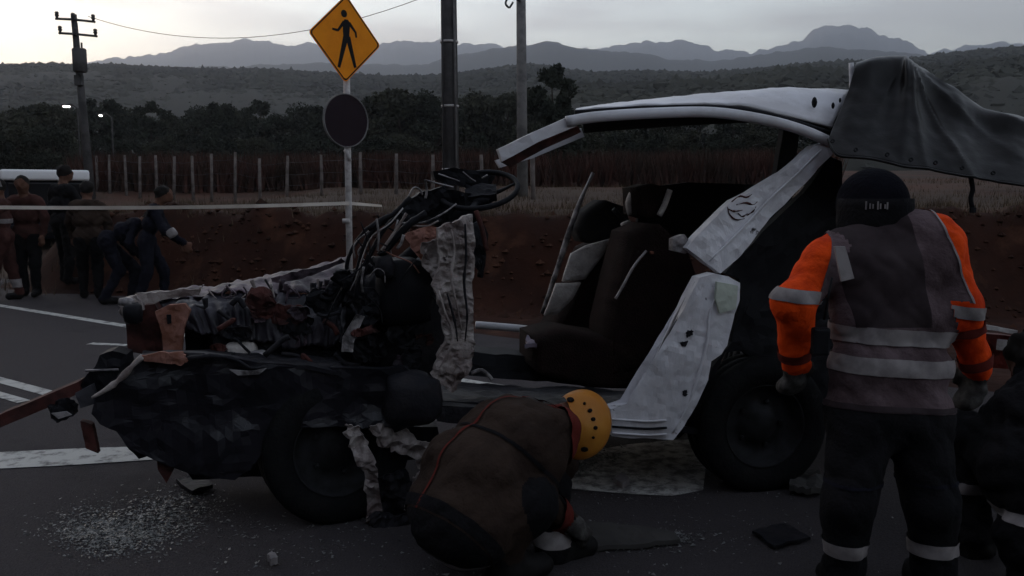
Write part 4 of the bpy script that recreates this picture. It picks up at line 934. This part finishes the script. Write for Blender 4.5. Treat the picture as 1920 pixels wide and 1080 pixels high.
# --- hinge post: torn white sheet column
hpz = slab('hinge_post', NP([(824, 428), (856, 414), (886, 406), (890, 470), (886, 540), (890, 610), (890, 650), (886, 690), (868, 716), (852, 736), (830, 724), (810, 704), (822, 668), (836, 640), (830, 596), (818, 556), (812, 536), (824, 500), (822, 460)], .0), .06, M['torn'], tk, .030, 12, .018, ragged=.006)
for k, pts in enumerate(([(846, 430), (852, 470), (846, 520), (856, 570), (866, 620)], [(872, 420), (874, 480), (870, 530), (876, 590), (872, 640)], [(822, 545), (836, 590), (850, 630), (838, 664), (824, 690)], [(838, 550), (852, 600), (858, 640)])):
    tube_part('metal_fold', NP(pts, -.022-.003*k), [.004, .007, .003], M['soot'] if k % 2 else M['torn'], hpz, smooth_n=14, seg=7, jitter=.25)
slab('torn_inner_panel', NP([(758, 440), (800, 424), (838, 430), (836, 490), (826, 520), (800, 500), (776, 470)], .16), .02, M['rust'], tk, .03, 9, .03, ragged=.006)
slab('torn_inner_panel', NP([(790, 455), (828, 445), (826, 510), (812, 525), (794, 500)], .08), .015, M['torn'], tk, .03, 12, .025, ragged=.006)
slab('lower_hinge_plate', NP([(852, 640), (886, 632), (884, 664), (858, 668)], .0), .05, M['torn'], tk, .012, 12, .02, ragged=.003)
tube_part('bent_bracket', NP([(884, 700), (902, 694), (916, 704), (922, 712)], .02), .010, M['metal'], tk, smooth_n=8, seg=7)
slab('cowl_side', NP([(886, 420), (905, 410), (916, 440), (910, 480), (900, 510), (890, 500)], .12), .05, M['black'], tk, .02, 9, .03)
tube_part('cowl_stay', NP([(892, 395), (904, 430), (912, 470)], .05), .012, M['rust_d'], tk, smooth_n=8, seg=7)
# --- steering wheel, column, dash remains
swc = near(898, 356, .42); axn = (Vector((-.10, -.46, .88))).normalized(); Ms = Matrix.Translation(swc) @ axn.to_track_quat('Z', 'Y').to_matrix().to_4x4()
xdir = (TU-axn*TU.dot(axn)); xdir = (xdir*1+Vector((0, 0, -.12))); xdir = (xdir-axn*xdir.dot(axn)).normalized(); ydir = axn.cross(xdir); Ms = Matrix.Translation(swc) @ Matrix((xdir, ydir, axn)).transposed().to_4x4()
bm = bmesh.new(); n_ = 10; bm_lathe(bm, [(.195+.014*math.cos(2*math.pi*k/n_), .014*math.sin(2*math.pi*k/n_)) for k in range(n_)], Ms, 44)
swp = part('steering_wheel', bm, M['black'], tk, True)
bm = bmesh.new(); bm_lathe(bm, [(0, -.02), (.055, -.015), (.075, -.03), (.06, -.07), (0, -.08)], Ms, 20); part('hub', bm, M['black'], swp, True)
for a in (R(5), R(115), R(185), R(250)):
    tube_part('spoke', [Ms @ Vector((.04*math.cos(a), .04*math.sin(a), -.04)), Ms @ Vector((.12*math.cos(a), .12*math.sin(a), -.025)), Ms @ Vector((.19*math.cos(a), .19*math.sin(a), 0))], [.026, .012], M['black'], swp, seg=7, smooth_n=5, flat=.5)
slab('airbag_cover', [Ms @ Vector(v) for v in ((-.06, -.05, .0), (.08, -.06, .0), (.09, .03, .0), (.02, .07, .0), (-.07, .04, .0))], .04, M['black'], swp, .01, 12, .03, direction=-axn)
tube_part('steering_column', [near(893, 372, .42), near(850, 410, .44), near(790, 460, .46), near(720, 520, .48)], .035, M['black'], tk, smooth_n=10, seg=10)
slab('dash_shell', NP([(740, 402), (780, 365), (830, 352), (880, 360), (902, 380), (890, 420), (840, 424), (790, 420), (752, 424)], .40), .16, M['black'], tk, .03, 9, .04, ragged=.006)
slab('cluster_hood', NP([(812, 322), (850, 314), (890, 318), (930, 330), (920, 350), (880, 352), (840, 345), (816, 336)], .52), .10, M['black'], tk, .02, 9, .04)
bars = [([(798, 338), (825, 345), (850, 351)], .30, .012, 'metal'), ([(797, 336), (800, 356), (798, 372)], .30, .008, 'metal'), ([(822, 326), (845, 334), (862, 340)], .36, .010, 'metal'), ([(868, 322), (882, 334), (892, 340)], .30, .008, 'metal'), ([(904, 334), (914, 328)], .30, .012, 'metal'),
        ([(752, 418), (790, 418), (828, 402), (856, 382)], .26, .012, 'metal'), ([(764, 422), (800, 424), (822, 414)], .24, .010, 'torn'),
        ([(762, 400), (740, 435), (716, 470)], .2, .016, 'torn'), ([(756, 390), (730, 420), (700, 440), (684, 470), (668, 520), (656, 545)], .16, .009, 'metal'), ([(740, 410), (716, 436), (690, 486), (672, 530), (668, 560)], .22, .012, 'black'),
        ([(706, 410), (710, 440), (708, 470)], .15, .007, 'metal'), ([(764, 372), (776, 352), (788, 356), (792, 366)], .25, .012, 'metal'), ([(770, 370), (740, 400), (720, 410), (690, 430)], .2, .014, 'black'),
        ([(668, 520), (680, 470), (700, 430), (730, 410)], .3, .014, 'black'), ([(660, 540), (650, 500), (664, 460), (690, 426)], .34, .010, 'black'), ([(757, 440), (752, 456), (744, 466)], .14, .010, 'metal'), ([(682, 500), (678, 530), (680, 548)], .14, .008, 'metal'), ([(720, 470), (740, 480), (770, 492), (786, 512)], .18, .008, 'rust'),
        ([(692, 520), (706, 504), (720, 510), (722, 530)], .16, .010, 'metal'), ([(712, 480), (742, 446), (768, 420), (800, 400)], .24, .020, 'black'), ([(700, 560), (690, 600), (660, 620), (650, 660)], .2, .012, 'black'), ([(640, 540), (620, 560), (600, 556)], .3, .012, 'black'), ([(886, 420), (905, 470), (900, 520)], .2, .016, 'black')]
for i, (pts, of, r, mm) in enumerate(bars):
    tube_part(('bent_bar', 'hose', 'cable_loom')[0 if mm in ('metal', 'torn', 'rust') else 1+i % 2], NP(pts, of), r*(.75 if mm == 'metal' else .95), M[mm], tk, smooth_n=12 if len(pts) > 2 else 4, seg=8, flat=.45 if mm in ('metal', 'torn', 'rust') else 1, jitter=.12)
for i in range(18):                      # loose wires
    a = (random.uniform(650, 800), random.uniform(400, 560)); b_ = (a[0]+random.uniform(-60, 60), a[1]+random.uniform(20, 110)); of = random.uniform(.12, .5)
    tube_part('loose_wire', NP([a, ((a[0]+b_[0])/2+random.uniform(-25, 25), (a[1]+b_[1])/2), b_], of), .004, M['black'] if i % 3 else M['metal'], tk, smooth_n=10, seg=5)
# --- engine bay
def blob(name, c, s, m, seed, n=3, amp=.18):
    bm = bmesh.new(); bmesh.ops.create_icosphere(bm, subdivisions=n, radius=1)
    for v in bm.verts:
        d = v.co.copy(); k = 1+amp*fbm(d+Vector((seed, 0, 0)), 1.7, 3); q = Vector((math.copysign(abs(d.x)**.6, d.x), math.copysign(abs(d.y)**.6, d.y), math.copysign(abs(d.z)**.6, d.z)))
        v.co = Vector(c)+TU*q.x*s[0]*k+TN*q.y*s[1]*k+Vector((0, 0, q.z*s[2]*k))
    return part(name, bm, m, tk, True)
blob('engine_block', near(560, 650, .72), (.42, .28, .26), M['soot'], 1)
blob('gearbox', near(760, 600, .62), (.26, .25, .30), M['soot'], 2)
blob('battery', near(452, 660, .42), (.08, .07, .055), M['seat_pale'], 3, 3, .12)
blob('fluid_reservoir', near(485, 668, .36), (.04, .04, .03), M['metal'], 4, 2)
blob('brake_booster', near(772, 748, .02), (.13, .10, .125), M['soot'], 5)
blob('heater_box', near(760, 545, .34), (.14, .15, .16), M['black'], 8)
for px, py, of, r in ((720, 500, .2, .05), (650, 530, .34, .05), (690, 590, .4, .06)):
    blob('engine_accessory', near(px, py, of), (r, r, r*1.1), M['soot'], px, 2)
slab('inner_wing', NP([(345, 600), (420, 575), (520, 560), (640, 550), (650, 640), (640, 700), (560, 700), (460, 690), (380, 680), (348, 660)], .62), .05, M['black'], tk, .02, 6, .06)
slab('bulkhead', NP([(640, 520), (700, 480), (800, 500), (830, 560), (838, 640), (820, 700), (700, 740), (640, 700)], .50), .05, M['soot'], tk, .04, 7, .05)
slab('bulkhead_plate', NP([(668, 590), (684, 594), (672, 620), (664, 640), (662, 660), (640, 660), (642, 632), (654, 612)], .16), .01, M['metal'], tk, .012, 12, .02)
# bonnet: buckled, its front edge lifted
rows = [NP([(330, 612), (400, 622), (460, 634), (530, 650), (600, 646), (650, 640)], .36),
        NP([(300, 592), (380, 580), (452, 576), (520, 588), (600, 594), (648, 598)], .40),
        NP([(262, 562), (370, 556), (452, 545), (520, 548), (590, 550), (648, 556)], .55),
        NP([(252, 556), (370, 545), (450, 532), (520, 522), (584, 512), (650, 496)], .85),
        NP([(262, 550), (376, 542), (450, 528), (520, 516), (590, 500), (652, 484)], 1.3)]
def ribs(p, u, v):
    return p+Vector((0, 0, 1))*(.020*mnoise.noise(Vector((u*22, v*2.5, 1)))*(1.2-v)+.012*mnoise.noise(Vector((u*9, v*3, 7))))*(.4 if u < .25 else 1)-TN*.03*mnoise.noise(Vector((u*26, 3, 2)))*(1-v)
bm = loft_bm(rows[2:], 90, 24, .006, .020, 7, ribs); bn = part('bonnet', bm, M['hoodpaint'], tk, True)
low = [[p+Vector((0, 0, -.012))+TN*.02 for p in r] for r in rows[:3]]
bm = loft_bm(low, 90, 22, .006, .028, 9, lambda p, u, v: ribs(p, u, v)+TN*.05*abs(mnoise.noise(Vector((u*30, v*1.2, 4))))); part('bonnet_side', bm, mat('dark_purple_grey_folded_metal', (.026, .022, .030), .45, c2=(.008, .007, .010), scale=7, spec=.3), tk, True)
slab('bonnet_edge', NP([(256, 552), (300, 546), (372, 542), (382, 532), (372, 554), (320, 560), (268, 572), (252, 566)], .46), .02, M['torn'], tk, .012, 9, .03, ragged=.004)
slab('bonnet_edge', NP([(508, 522), (545, 512), (600, 500), (640, 484), (648, 490), (600, 512), (560, 526), (510, 530)], .6), .02, M['hoodpaint'], tk, .012, 9, .03, ragged=.004)
for i in range(26):                      # curled shreds along the torn bonnet edge
    px = random.uniform(380, 650); py = 548-(px-380)*.12+random.uniform(-12, 16)
    q = [(px, py), (px+random.uniform(-14, 14), py+random.uniform(8, 22)), (px+random.uniform(-22, 22), py+random.uniform(12, 34))]
    tube_part('metal_shred', NP(q, random.uniform(.34, .48)), [random.uniform(.008, .018), .003], M[random.choice(['hoodpaint', 'torn', 'soot', 'hoodpaint'])], tk, smooth_n=7, seg=6, flat=.4)
for i in range(34):
    px = random.uniform(370, 830); py = random.uniform(560, 690) if px < 640 else random.uniform(500, 720); w0 = random.uniform(14, 42); h0 = random.uniform(10, 34)
    q = [(px+w0*math.cos(k*1.05+random.uniform(-.3, .3)), py+h0*math.sin(k*1.05+random.uniform(-.3, .3))) for k in range(6)]
    slab(random.choice(['crumpled_panel', 'bracket_plate', 'torn_plate']), NP(q, random.uniform(.12, .40) if px > 640 else random.uniform(.26, .42)), .012, M[random.choice(['soot', 'black', 'black', 'hoodpaint', 'rust_d'])], tk, .035, 10, .03, ragged=.006)
for i in range(16):
    px = random.uniform(380, 800); py = random.uniform(570, 690); a = (px, py); b_ = (px+random.uniform(-50, 50), py+random.uniform(-40, 40))
    tube_part('hose', NP([a, ((px+b_[0])/2+random.uniform(-15, 15), (py+b_[1])/2+random.uniform(-15, 15)), b_], random.uniform(.16, .34)), random.uniform(.006, .014), M[random.choice(['black', 'soot', 'rust_d', 'soot'])], tk, smooth_n=9, seg=7)
# radiator support
slab('radiator_support', NP([(290, 584), (316, 572), (346, 570), (356, 582), (344, 618), (340, 660), (306, 660), (304, 626)], .34), .04, M['rust'], tk, .008, 12, .025)
slab('support_slot', NP([(312, 590), (320, 590), (321, 606), (314, 608)], .325), .012, M['black'], tk, edge=.03)
slab('radiator', NP([(232, 578), (290, 570), (306, 600), (306, 660), (290, 664), (240, 660)], .45), .10, M['rust_d'], tk, .016, 9, .04)
slab('front_panel', NP([(222, 566), (256, 556), (268, 580), (240, 600), (226, 592)], .40), .06, M['torn'], tk, .03, 10, .03, ragged=.006)
blob('headlight_bowl', near(250, 588, .34), (.04, .05, .05), M['black'], 31, 2)
blob('indicator', near(236, 566, .36), (.035, .03, .02), M['metal'], 33, 2)
# near wing: large black panel, folded, with a pale torn upper edge
wing = [(176, 742), (205, 716), (236, 690), (262, 668), (310, 662), (380, 664), (460, 676), (560, 690), (650, 690), (760, 690), (800, 720), (800, 790), (742, 800), (690, 760), (640, 735), (560, 745), (500, 800), (470, 880), (440, 900), (340, 890), (292, 836), (262, 846), (238, 842), (216, 812), (186, 796), (170, 776)]
wg = slab('front_wing', NP(wing, .0), .05, M['wing'], tk, .030, 4, .05)
slab('wing_top', [near(262, 668, .0), near(380, 666, .0), near(470, 678, .0), near(640, 692, .0), near(640, 668, .42), near(470, 660, .42), near(380, 652, .36), near(270, 656, .3)], .02, M['soot'], tk, .014, 7, .05, direction=(0, 0, -1))
tube_part('torn_edge', NP([(172, 746), (200, 730), (228, 708), (250, 684), (268, 668)], -.02), [.006, .014, .010], M['torn'], wg, smooth_n=14, seg=7, jitter=.3)
slab('torn_edge_plate', NP([(262, 668), (300, 660), (342, 662), (352, 676), (340, 686), (306, 682), (272, 676)], -.03), .02, M['rust'], wg, .010, 12, .025, ragged=.003)
tube_part('torn_edge', NP([(352, 672), (400, 668), (440, 674), (470, 690), (500, 688)], -.02), [.012, .006], M['soot'], wg, smooth_n=14, seg=7, jitter=.3)
slab('wing_trim', NP([(430, 694), (470, 696), (500, 690), (486, 702), (446, 704)], -.03), .01, M['metal'], wg, .006, 12, .03)
# headlamp housing and front remains
slab('headlamp_housing', NP([(178, 688), (186, 666), (210, 658), (236, 664), (240, 690), (214, 712), (180, 740), (150, 752), (146, 730), (162, 702)], .12), .12, M['black'], tk, .015, 9, .04)
tube_part('lamp_strip', NP([(160, 695), (190, 694), (222, 693)], .10), .006, M['metal'], tk, seg=6)
slab('lamp_bracket', NP([(140, 738), (172, 722), (182, 756), (150, 766)], .08), .05, mat('grey_bracket', (.06, .058, .065), .6), tk, .01, 9, .03)
slab('bumper_beam', NP([(-40, 800), (0, 778), (60, 752), (146, 716), (152, 736), (100, 760), (40, 786), (0, 802), (-40, 824)], .10), .10, M['rust_d'], tk, .008, 8, .05)
slab('grille_fragment', NP([(90, 764), (116, 752), (140, 760), (136, 780), (112, 790), (96, 784)], .06), .05, M['black'], tk, .02, 12, .02, ragged=.006)
slab('grille_fragment', NP([(96, 776), (124, 772), (134, 778), (110, 786)], .03), .01, M['metal'], tk, .008, 12, .02)
slab('crash_strut', NP([(150, 790), (172, 796), (184, 850), (160, 842)], .06), .04, M['rust_d'], tk, .010, 10, .03)
slab('crash_strut', NP([(290, 830), (332, 830), (326, 880), (312, 906), (296, 880)], .06), .05, M['rust_d'], tk, .012, 10, .03)
slab('splash_guard', NP([(236, 836), (280, 824), (300, 850), (260, 862)], .08), .03, M['black'], tk, .02, 9, .03)
slab('subframe', NP([(330, 850), (700, 800), (820, 800), (830, 850), (700, 880), (360, 900)], .5), .12, M['soot'], tk, .02, 6, .08)
# torn door skin hanging by the front wheel
tors = [[(650, 790), (672, 800), (686, 830), (700, 850), (712, 900), (716, 985), (690, 985), (684, 900), (664, 850), (646, 815)], [(690, 800), (730, 786), (760, 800), (790, 826), (820, 830), (828, 880), (800, 900), (780, 860), (740, 850), (712, 835)], [(708, 900), (760, 880), (782, 910), (760, 970), (716, 980)], [(776, 900), (796, 880), (800, 950), (770, 978), (758, 960)], [(690, 970), (760, 965), (790, 990), (740, 1010), (700, 996)]]
for k, q in enumerate(tors):
    slab('torn_door_skin', NP(q, (-.05, .0, .02, -.04, -.08)[k]), .012, M[('torn', 'torn', 'soot', 'torn', 'soot')[k]], tk, .045, 9, .028, ragged=.010)
# --- seats
def seat_part(name, base_px, off0, off1, m, ex=.05):
    return slab(name, NP(base_px, off0), off1-off0, m, tk, .010, 7, .05, smooth=True)
seat_part('seat_back', [(1196, 438), (1236, 420), (1290, 470), (1306, 520), (1262, 610), (1224, 690), (1150, 700), (1150, 620), (1172, 530)], .30, .72, M['seat'])
seat_part('headrest', [(1192, 352), (1222, 344), (1256, 352), (1252, 400), (1224, 412), (1194, 404)], .52, .74, M['seat'])
tube_part('headrest_trim', NP([(1190, 356), (1180, 380), (1184, 402)], .62), .022, M['seat_pale'], tk, smooth_n=8, seg=8)
tube_part('headrest_trim', NP([(1256, 356), (1246, 384), (1236, 404)], .50), .016, M['seat_pale'], tk, smooth_n=8, seg=8)
seat_part('seat_cushion', [(1010, 640), (1060, 626), (1150, 640), (1222, 690), (1210, 730), (1100, 726), (1010, 700)], .30, .75, M['seat'])
seat_part('seat_back', [(1112, 470), (1150, 452), (1196, 456), (1180, 520), (1130, 620), (1060, 650), (1040, 630), (1080, 560)], .92, 1.32, M['seat'])
seat_part('seat_side', [(1072, 476), (1100, 460), (1146, 448), (1130, 480), (1098, 524), (1056, 528)], .90, .93, M['seat_pale'])
seat_part('seat_side', [(1044, 532), (1090, 530), (1074, 560), (1046, 590), (1022, 592)], .89, .92, M['seat_pale'])
seat_part('headrest', [(1100, 400), (1136, 376), (1172, 388), (1186, 430), (1150, 450), (1100, 456), (1086, 430)], 1.0, 1.25, M['liner'])
blob('seat_belt_reel', near(1212, 446, .60), (.035, .04, .05), M['seat_pale'], 51, 2)
blob('belt_buckle', near(1222, 474, .28), (.010, .010, .010), M['rust'], 52, 2)
tube_part('seat_belt', NP([(1212, 470), (1188, 500), (1166, 540), (1154, 560)], .27), .007, M['metal'], tk, smooth_n=10, seg=6)
tube_part('seat_belt', NP([(1150, 392), (1176, 420), (1196, 460), (1202, 490)], .8), .014, M['black'], tk, smooth_n=10, seg=6)
tube_part('seat_bolster', NP([(1172, 416), (1182, 440), (1194, 470), (1190, 500)], .76), [.03, .018], M['seat_pale'], tk, smooth_n=10, seg=8)
tube_part('far_door_frame', NP([(1112, 324), (1090, 372), (1072, 420), (1056, 470), (1036, 530), (1016, 588)], 1.02), [.010, .018, .012], M['metal'], tk, smooth_n=16, seg=7, jitter=.15)
slab('floor_debris', [near(985, 640, .35), near(1060, 655, .3), near(1130, 662, .35), near(1120, 640, .6), near(1050, 625, .7), near(990, 622, .6)], .02, mat('crumpled_mauve_plastic', (.20, .17, .21), .5), tk, .03, 9, .03, ragged=.008, direction=(0, 0, -1))

# ------------------------------------------------------------------ tarpaulin slung from the rack to the right
def TP(lst, Y): return [at(p[0], p[1], p[2] if len(p) > 2 else Y) for p in lst]
cols_ = [  # each column of the sheet from its lower hem over the top to the far hem
    [(1552, 262, 4.10), (1566, 228, 4.22), (1590, 170, 4.36), (1606, 118, 4.50), (1610, 150, 4.95), (1604, 270, 5.6)],
    [(1572, 292, 4.00), (1592, 238, 4.16), (1618, 168, 4.34), (1640, 108, 4.50), (1648, 140, 5.00), (1640, 270, 5.6)],
    [(1640, 300, 3.98), (1656, 240, 4.17), (1676, 168, 4.36), (1690, 106, 4.52), (1696, 138, 5.00), (1690, 275, 5.6)],
    [(1690, 312, 3.96), (1700, 245, 4.12), (1704, 175, 4.29), (1703, 112, 4.44), (1708, 144, 4.95), (1710, 280, 5.6)],
    [(1738, 318, 3.97), (1748, 262, 4.14), (1752, 205, 4.32), (1748, 143, 4.48), (1752, 175, 4.95), (1754, 290, 5.6)],
    [(1790, 328, 3.95), (1800, 280, 4.09), (1800, 230, 4.27), (1794, 174, 4.42), (1798, 205, 4.95), (1800, 300, 5.6)],
    [(1850, 338, 3.95), (1852, 292, 4.10), (1850, 248, 4.26), (1842, 206, 4.42), (1846, 232, 4.95), (1850, 312, 5.6)],
    [(1925, 350, 3.92), (1922, 305, 4.06), (1912, 258, 4.20), (1900, 216, 4.36), (1906, 240, 4.95), (1912, 322, 5.6)],
    [(2020, 366, 3.96), (2018, 325, 4.08), (2010, 285, 4.22), (2000, 246, 4.36), (2004, 268, 4.95), (2010, 340, 5.6)],
    [(2160, 392, 3.95), (2160, 350, 4.08), (2155, 312, 4.22), (2150, 275, 4.36), (2150, 298, 4.95), (2150, 366, 5.6)],
    [(2320, 420, 3.95), (2320, 380, 4.08), (2320, 345, 4.22), (2320, 310, 4.36), (2320, 330, 4.95), (2320, 390, 5.6)]]
cols_ = [catmull([at(*p) for p in c], 54) for c in cols_]; bm = bmesh.new(); NU = 150
rows_ = [catmull([c[v_] for c in cols_], NU) for v_ in range(55)]
peak = at(1698, 108, 4.48); G = []
for u_ in range(NU+1):
    col_ = []
    for v_ in range(55):
        p = rows_[v_][u_]; d_ = p-peak; r_ = d_.length; ang = math.atan2(-d_.z, d_.x)           # creases run out from the peak
        cr_ = 0
        for a0, wd_, am in ((.62, .05, .030), (.95, .06, .022), (1.42, .045, .034), (1.75, .06, .020), (2.25, .08, .016), (.36, .04, .018)):
            k_ = (ang-a0)/wd_; cr_ += am*math.exp(-abs(k_)**1.3)
        p = p+Vector((.1, -.9, .35))*(cr_*min(1, r_*3.5)*math.exp(-r_*1.1)+.010*abs(fbm(p, 4.2, 3))+.003*fbm(p, 15, 2))
        col_.append(bm.verts.new(p))
    G.append(col_)
hem_pts = [c_[0].co.copy() for c_ in G]
for a_, b_ in zip(G, G[1:]):
    for v_ in range(54): bm.faces.new((a_[v_], b_[v_], b_[v_+1], a_[v_+1]))
bm.normal_update(); bmesh.ops.solidify(bm, geom=bm.faces[:], thickness=.004)
tg_ = link('tarpaulin', from_bm('tarpaulin', bm, True), M['tarp']); HEM = [G_ for G_ in hem_pts]; tube_part('hem', HEM, .006, M['tarp'], tg_, seg=6)
for q in HEM[8::14]:
    bm = bmesh.new(); bm_lathe(bm, [(.005, -.004), (.010, -.004), (.010, .004), (.005, .004)], Matrix.Translation(q+Vector((0, -.004, .035))) @ Matrix.Rotation(R(75), 4, 'X'), 12); part('eyelet', bm, M['rim'], tg_)
tag(tg_, 'black tarpaulin slung high over the rear of the wreck to the right', 'tarpaulin')
st = wthing('hanging_strap', at(1822, 336, 4.0), 'short dark strap dangling from the lower edge of the tarpaulin', 'strap'); tube_part('webbing', TP([(1820, 332), (1824, 355), (1820, 372), (1824, 392)], 3.98), .012, M['black'], st, smooth_n=8, seg=6, flat=.4); bm = bmesh.new(); bm_box(bm, at(1824, 394, 3.98), (.03, .012, .025), bevel=.004); part('buckle', bm, M['black'], st)

# ------------------------------------------------------------------ debris
def glass_patch(pts, n, label, spread, size=.010):
    V = []; F = []
    for _ in range(n):
        px, py = random.choice(pts); p = ground_at(px+random.gauss(0, spread[0]), py+random.gauss(0, spread[1]), .016); s = size*random.uniform(.35, 1.4); o = len(V)
        for k in range(4): V.append((p.x+random.gauss(0, s), p.y+random.gauss(0, s), p.z+(s*random.uniform(.3, 1.1) if k == 3 else 0)))
        F += [(o, o+1, o+3), (o+1, o+2, o+3), (o+2, o, o+3), (o, o+2, o+1)]
    ob = link('glass_debris', from_np('glass_debris', V, F), M['shard']); return tag(ob, label, 'debris', kind='stuff')
glass_patch([(170, 985), (230, 1000), (290, 985), (330, 950), (200, 1010)], 5200, 'patch of crushed pale glass on the asphalt at lower left', (46, 19), .0048)
glass_patch([(1085, 872), (1110, 860), (1140, 852), (1070, 884)], 900, 'line of crushed glass beside the orange helmet', (18, 7), .008)
glass_patch([(1200, 900), (1260, 890), (1150, 910), (1300, 880)], 350, 'sparse glass crumbs on the road under the sill', (60, 22), .005)
glass_patch([(1100, 1000), (1180, 1012), (1240, 1010)], 900, 'glass crumbs strewn over the grey trim board', (40, 10), .006)
glass_patch([(600, 1010), (700, 1000), (520, 1040), (900, 1050), (1300, 1020), (1400, 980)], 700, 'scattered glass crumbs across the foreground road', (150, 30), .005)
def debris(name, pts, thick, m, label, cat='debris', cr=.006):
    P_ = [ground_at(x, y, .022) for x, y in pts]
    ob = slab(name, P_, thick, M[m], None, cr, 9, .05, ragged=.004, direction=(0, 0, 1)); return tag(ob, label, cat, 'wreck debris on the road')
debris('trim_board', [(1062, 1008), (1100, 985), (1180, 992), (1262, 1006), (1274, 1018), (1200, 1028), (1100, 1034), (1064, 1030)], .02, 'board', 'flat grey trim board lying beside the crouching rescuer')
debris('metal_scrap', [(1150, 905), (1166, 896), (1180, 906), (1168, 916)], .03, 'reflect', 'small pale scrap on the road below the sill')
debris('metal_scrap', [(500, 1052), (512, 1046), (520, 1056), (508, 1062)], .03, 'reflect', 'tiny pale scrap at the bottom of the road left of centre')
debris('bent_trim', [(330, 905), (372, 898), (400, 916), (360, 928)], .02, 'black', 'bent black plastic trim under the front wing')
debris('rubber_mat', [(1410, 1000), (1470, 985), (1520, 1010), (1450, 1030)], .012, 'soot', 'dark flat scrap in front of the rear wheel')
debris('crumpled_bag', [(1478, 900), (1500, 882), (1530, 890), (1552, 920), (1520, 935), (1480, 925)], .03, 'board', 'grey crumpled sheet on the ground between wheel and standing rescuer', 'debris', .03)
# broken red bumper by the roadside at right
bb = wthing('broken_bumper', at(1872, 690, 6.6), 'dark red broken bumper with pale plate lying behind the standing rescuer', 'debris')
bb.location.z = 0
slab('bumper_shell', TP([(1812, 622), (1860, 626), (1912, 634), (1950, 642), (1950, 700), (1900, 694), (1850, 690), (1812, 684)], 6.6), .10, M['redcar'], bb, .02, 5, .06, direction=(0, 1, 0))
slab('chrome_strip', TP([(1816, 604), (1860, 611), (1908, 620), (1906, 627), (1860, 619), (1816, 616)], 6.55), .04, M['galv'], bb, .006, 8, .05, direction=(0, 1, 0))
slab('number_plate', TP([(1871, 636), (1911, 640), (1910, 660), (1869, 656)], 6.52), .01, M['plate'], bb, .004, 8, .05, direction=(0, 1, 0))
slab('support_leg', TP([(1830, 684), (1852, 686), (1850, 708), (1832, 708)], 6.62), .08, M['redcar'], bb, .01, 8, .05, direction=(0, 1, 0))

# ------------------------------------------------------------------ evening haze
bm = bmesh.new(); bm_box(bm, (0, 0, 440), (16400, 10600, 930)); hz = link('haze', from_bm('haze', bm), []); tag(hz, 'thin evening haze softening the far hills', 'haze', kind='stuff')
hm_ = bpy.data.materials.new('haze_volume'); hm_.use_nodes = True; t_ = hm_.node_tree; t_.nodes.clear(); oo = t_.nodes.new('ShaderNodeOutputMaterial'); pv = t_.nodes.new('ShaderNodeVolumePrincipled')
pv.inputs['Color'].default_value = (.84, .88, 1.0, 1); pv.inputs['Density'].default_value = 3.5e-4; pv.inputs['Anisotropy'].default_value = .62; t_.links.new(pv.outputs[0], oo.inputs['Volume']); hz.data.materials.append(hm_)
for o in bpy.data.objects:
    if '_world' in o: del o['_world']
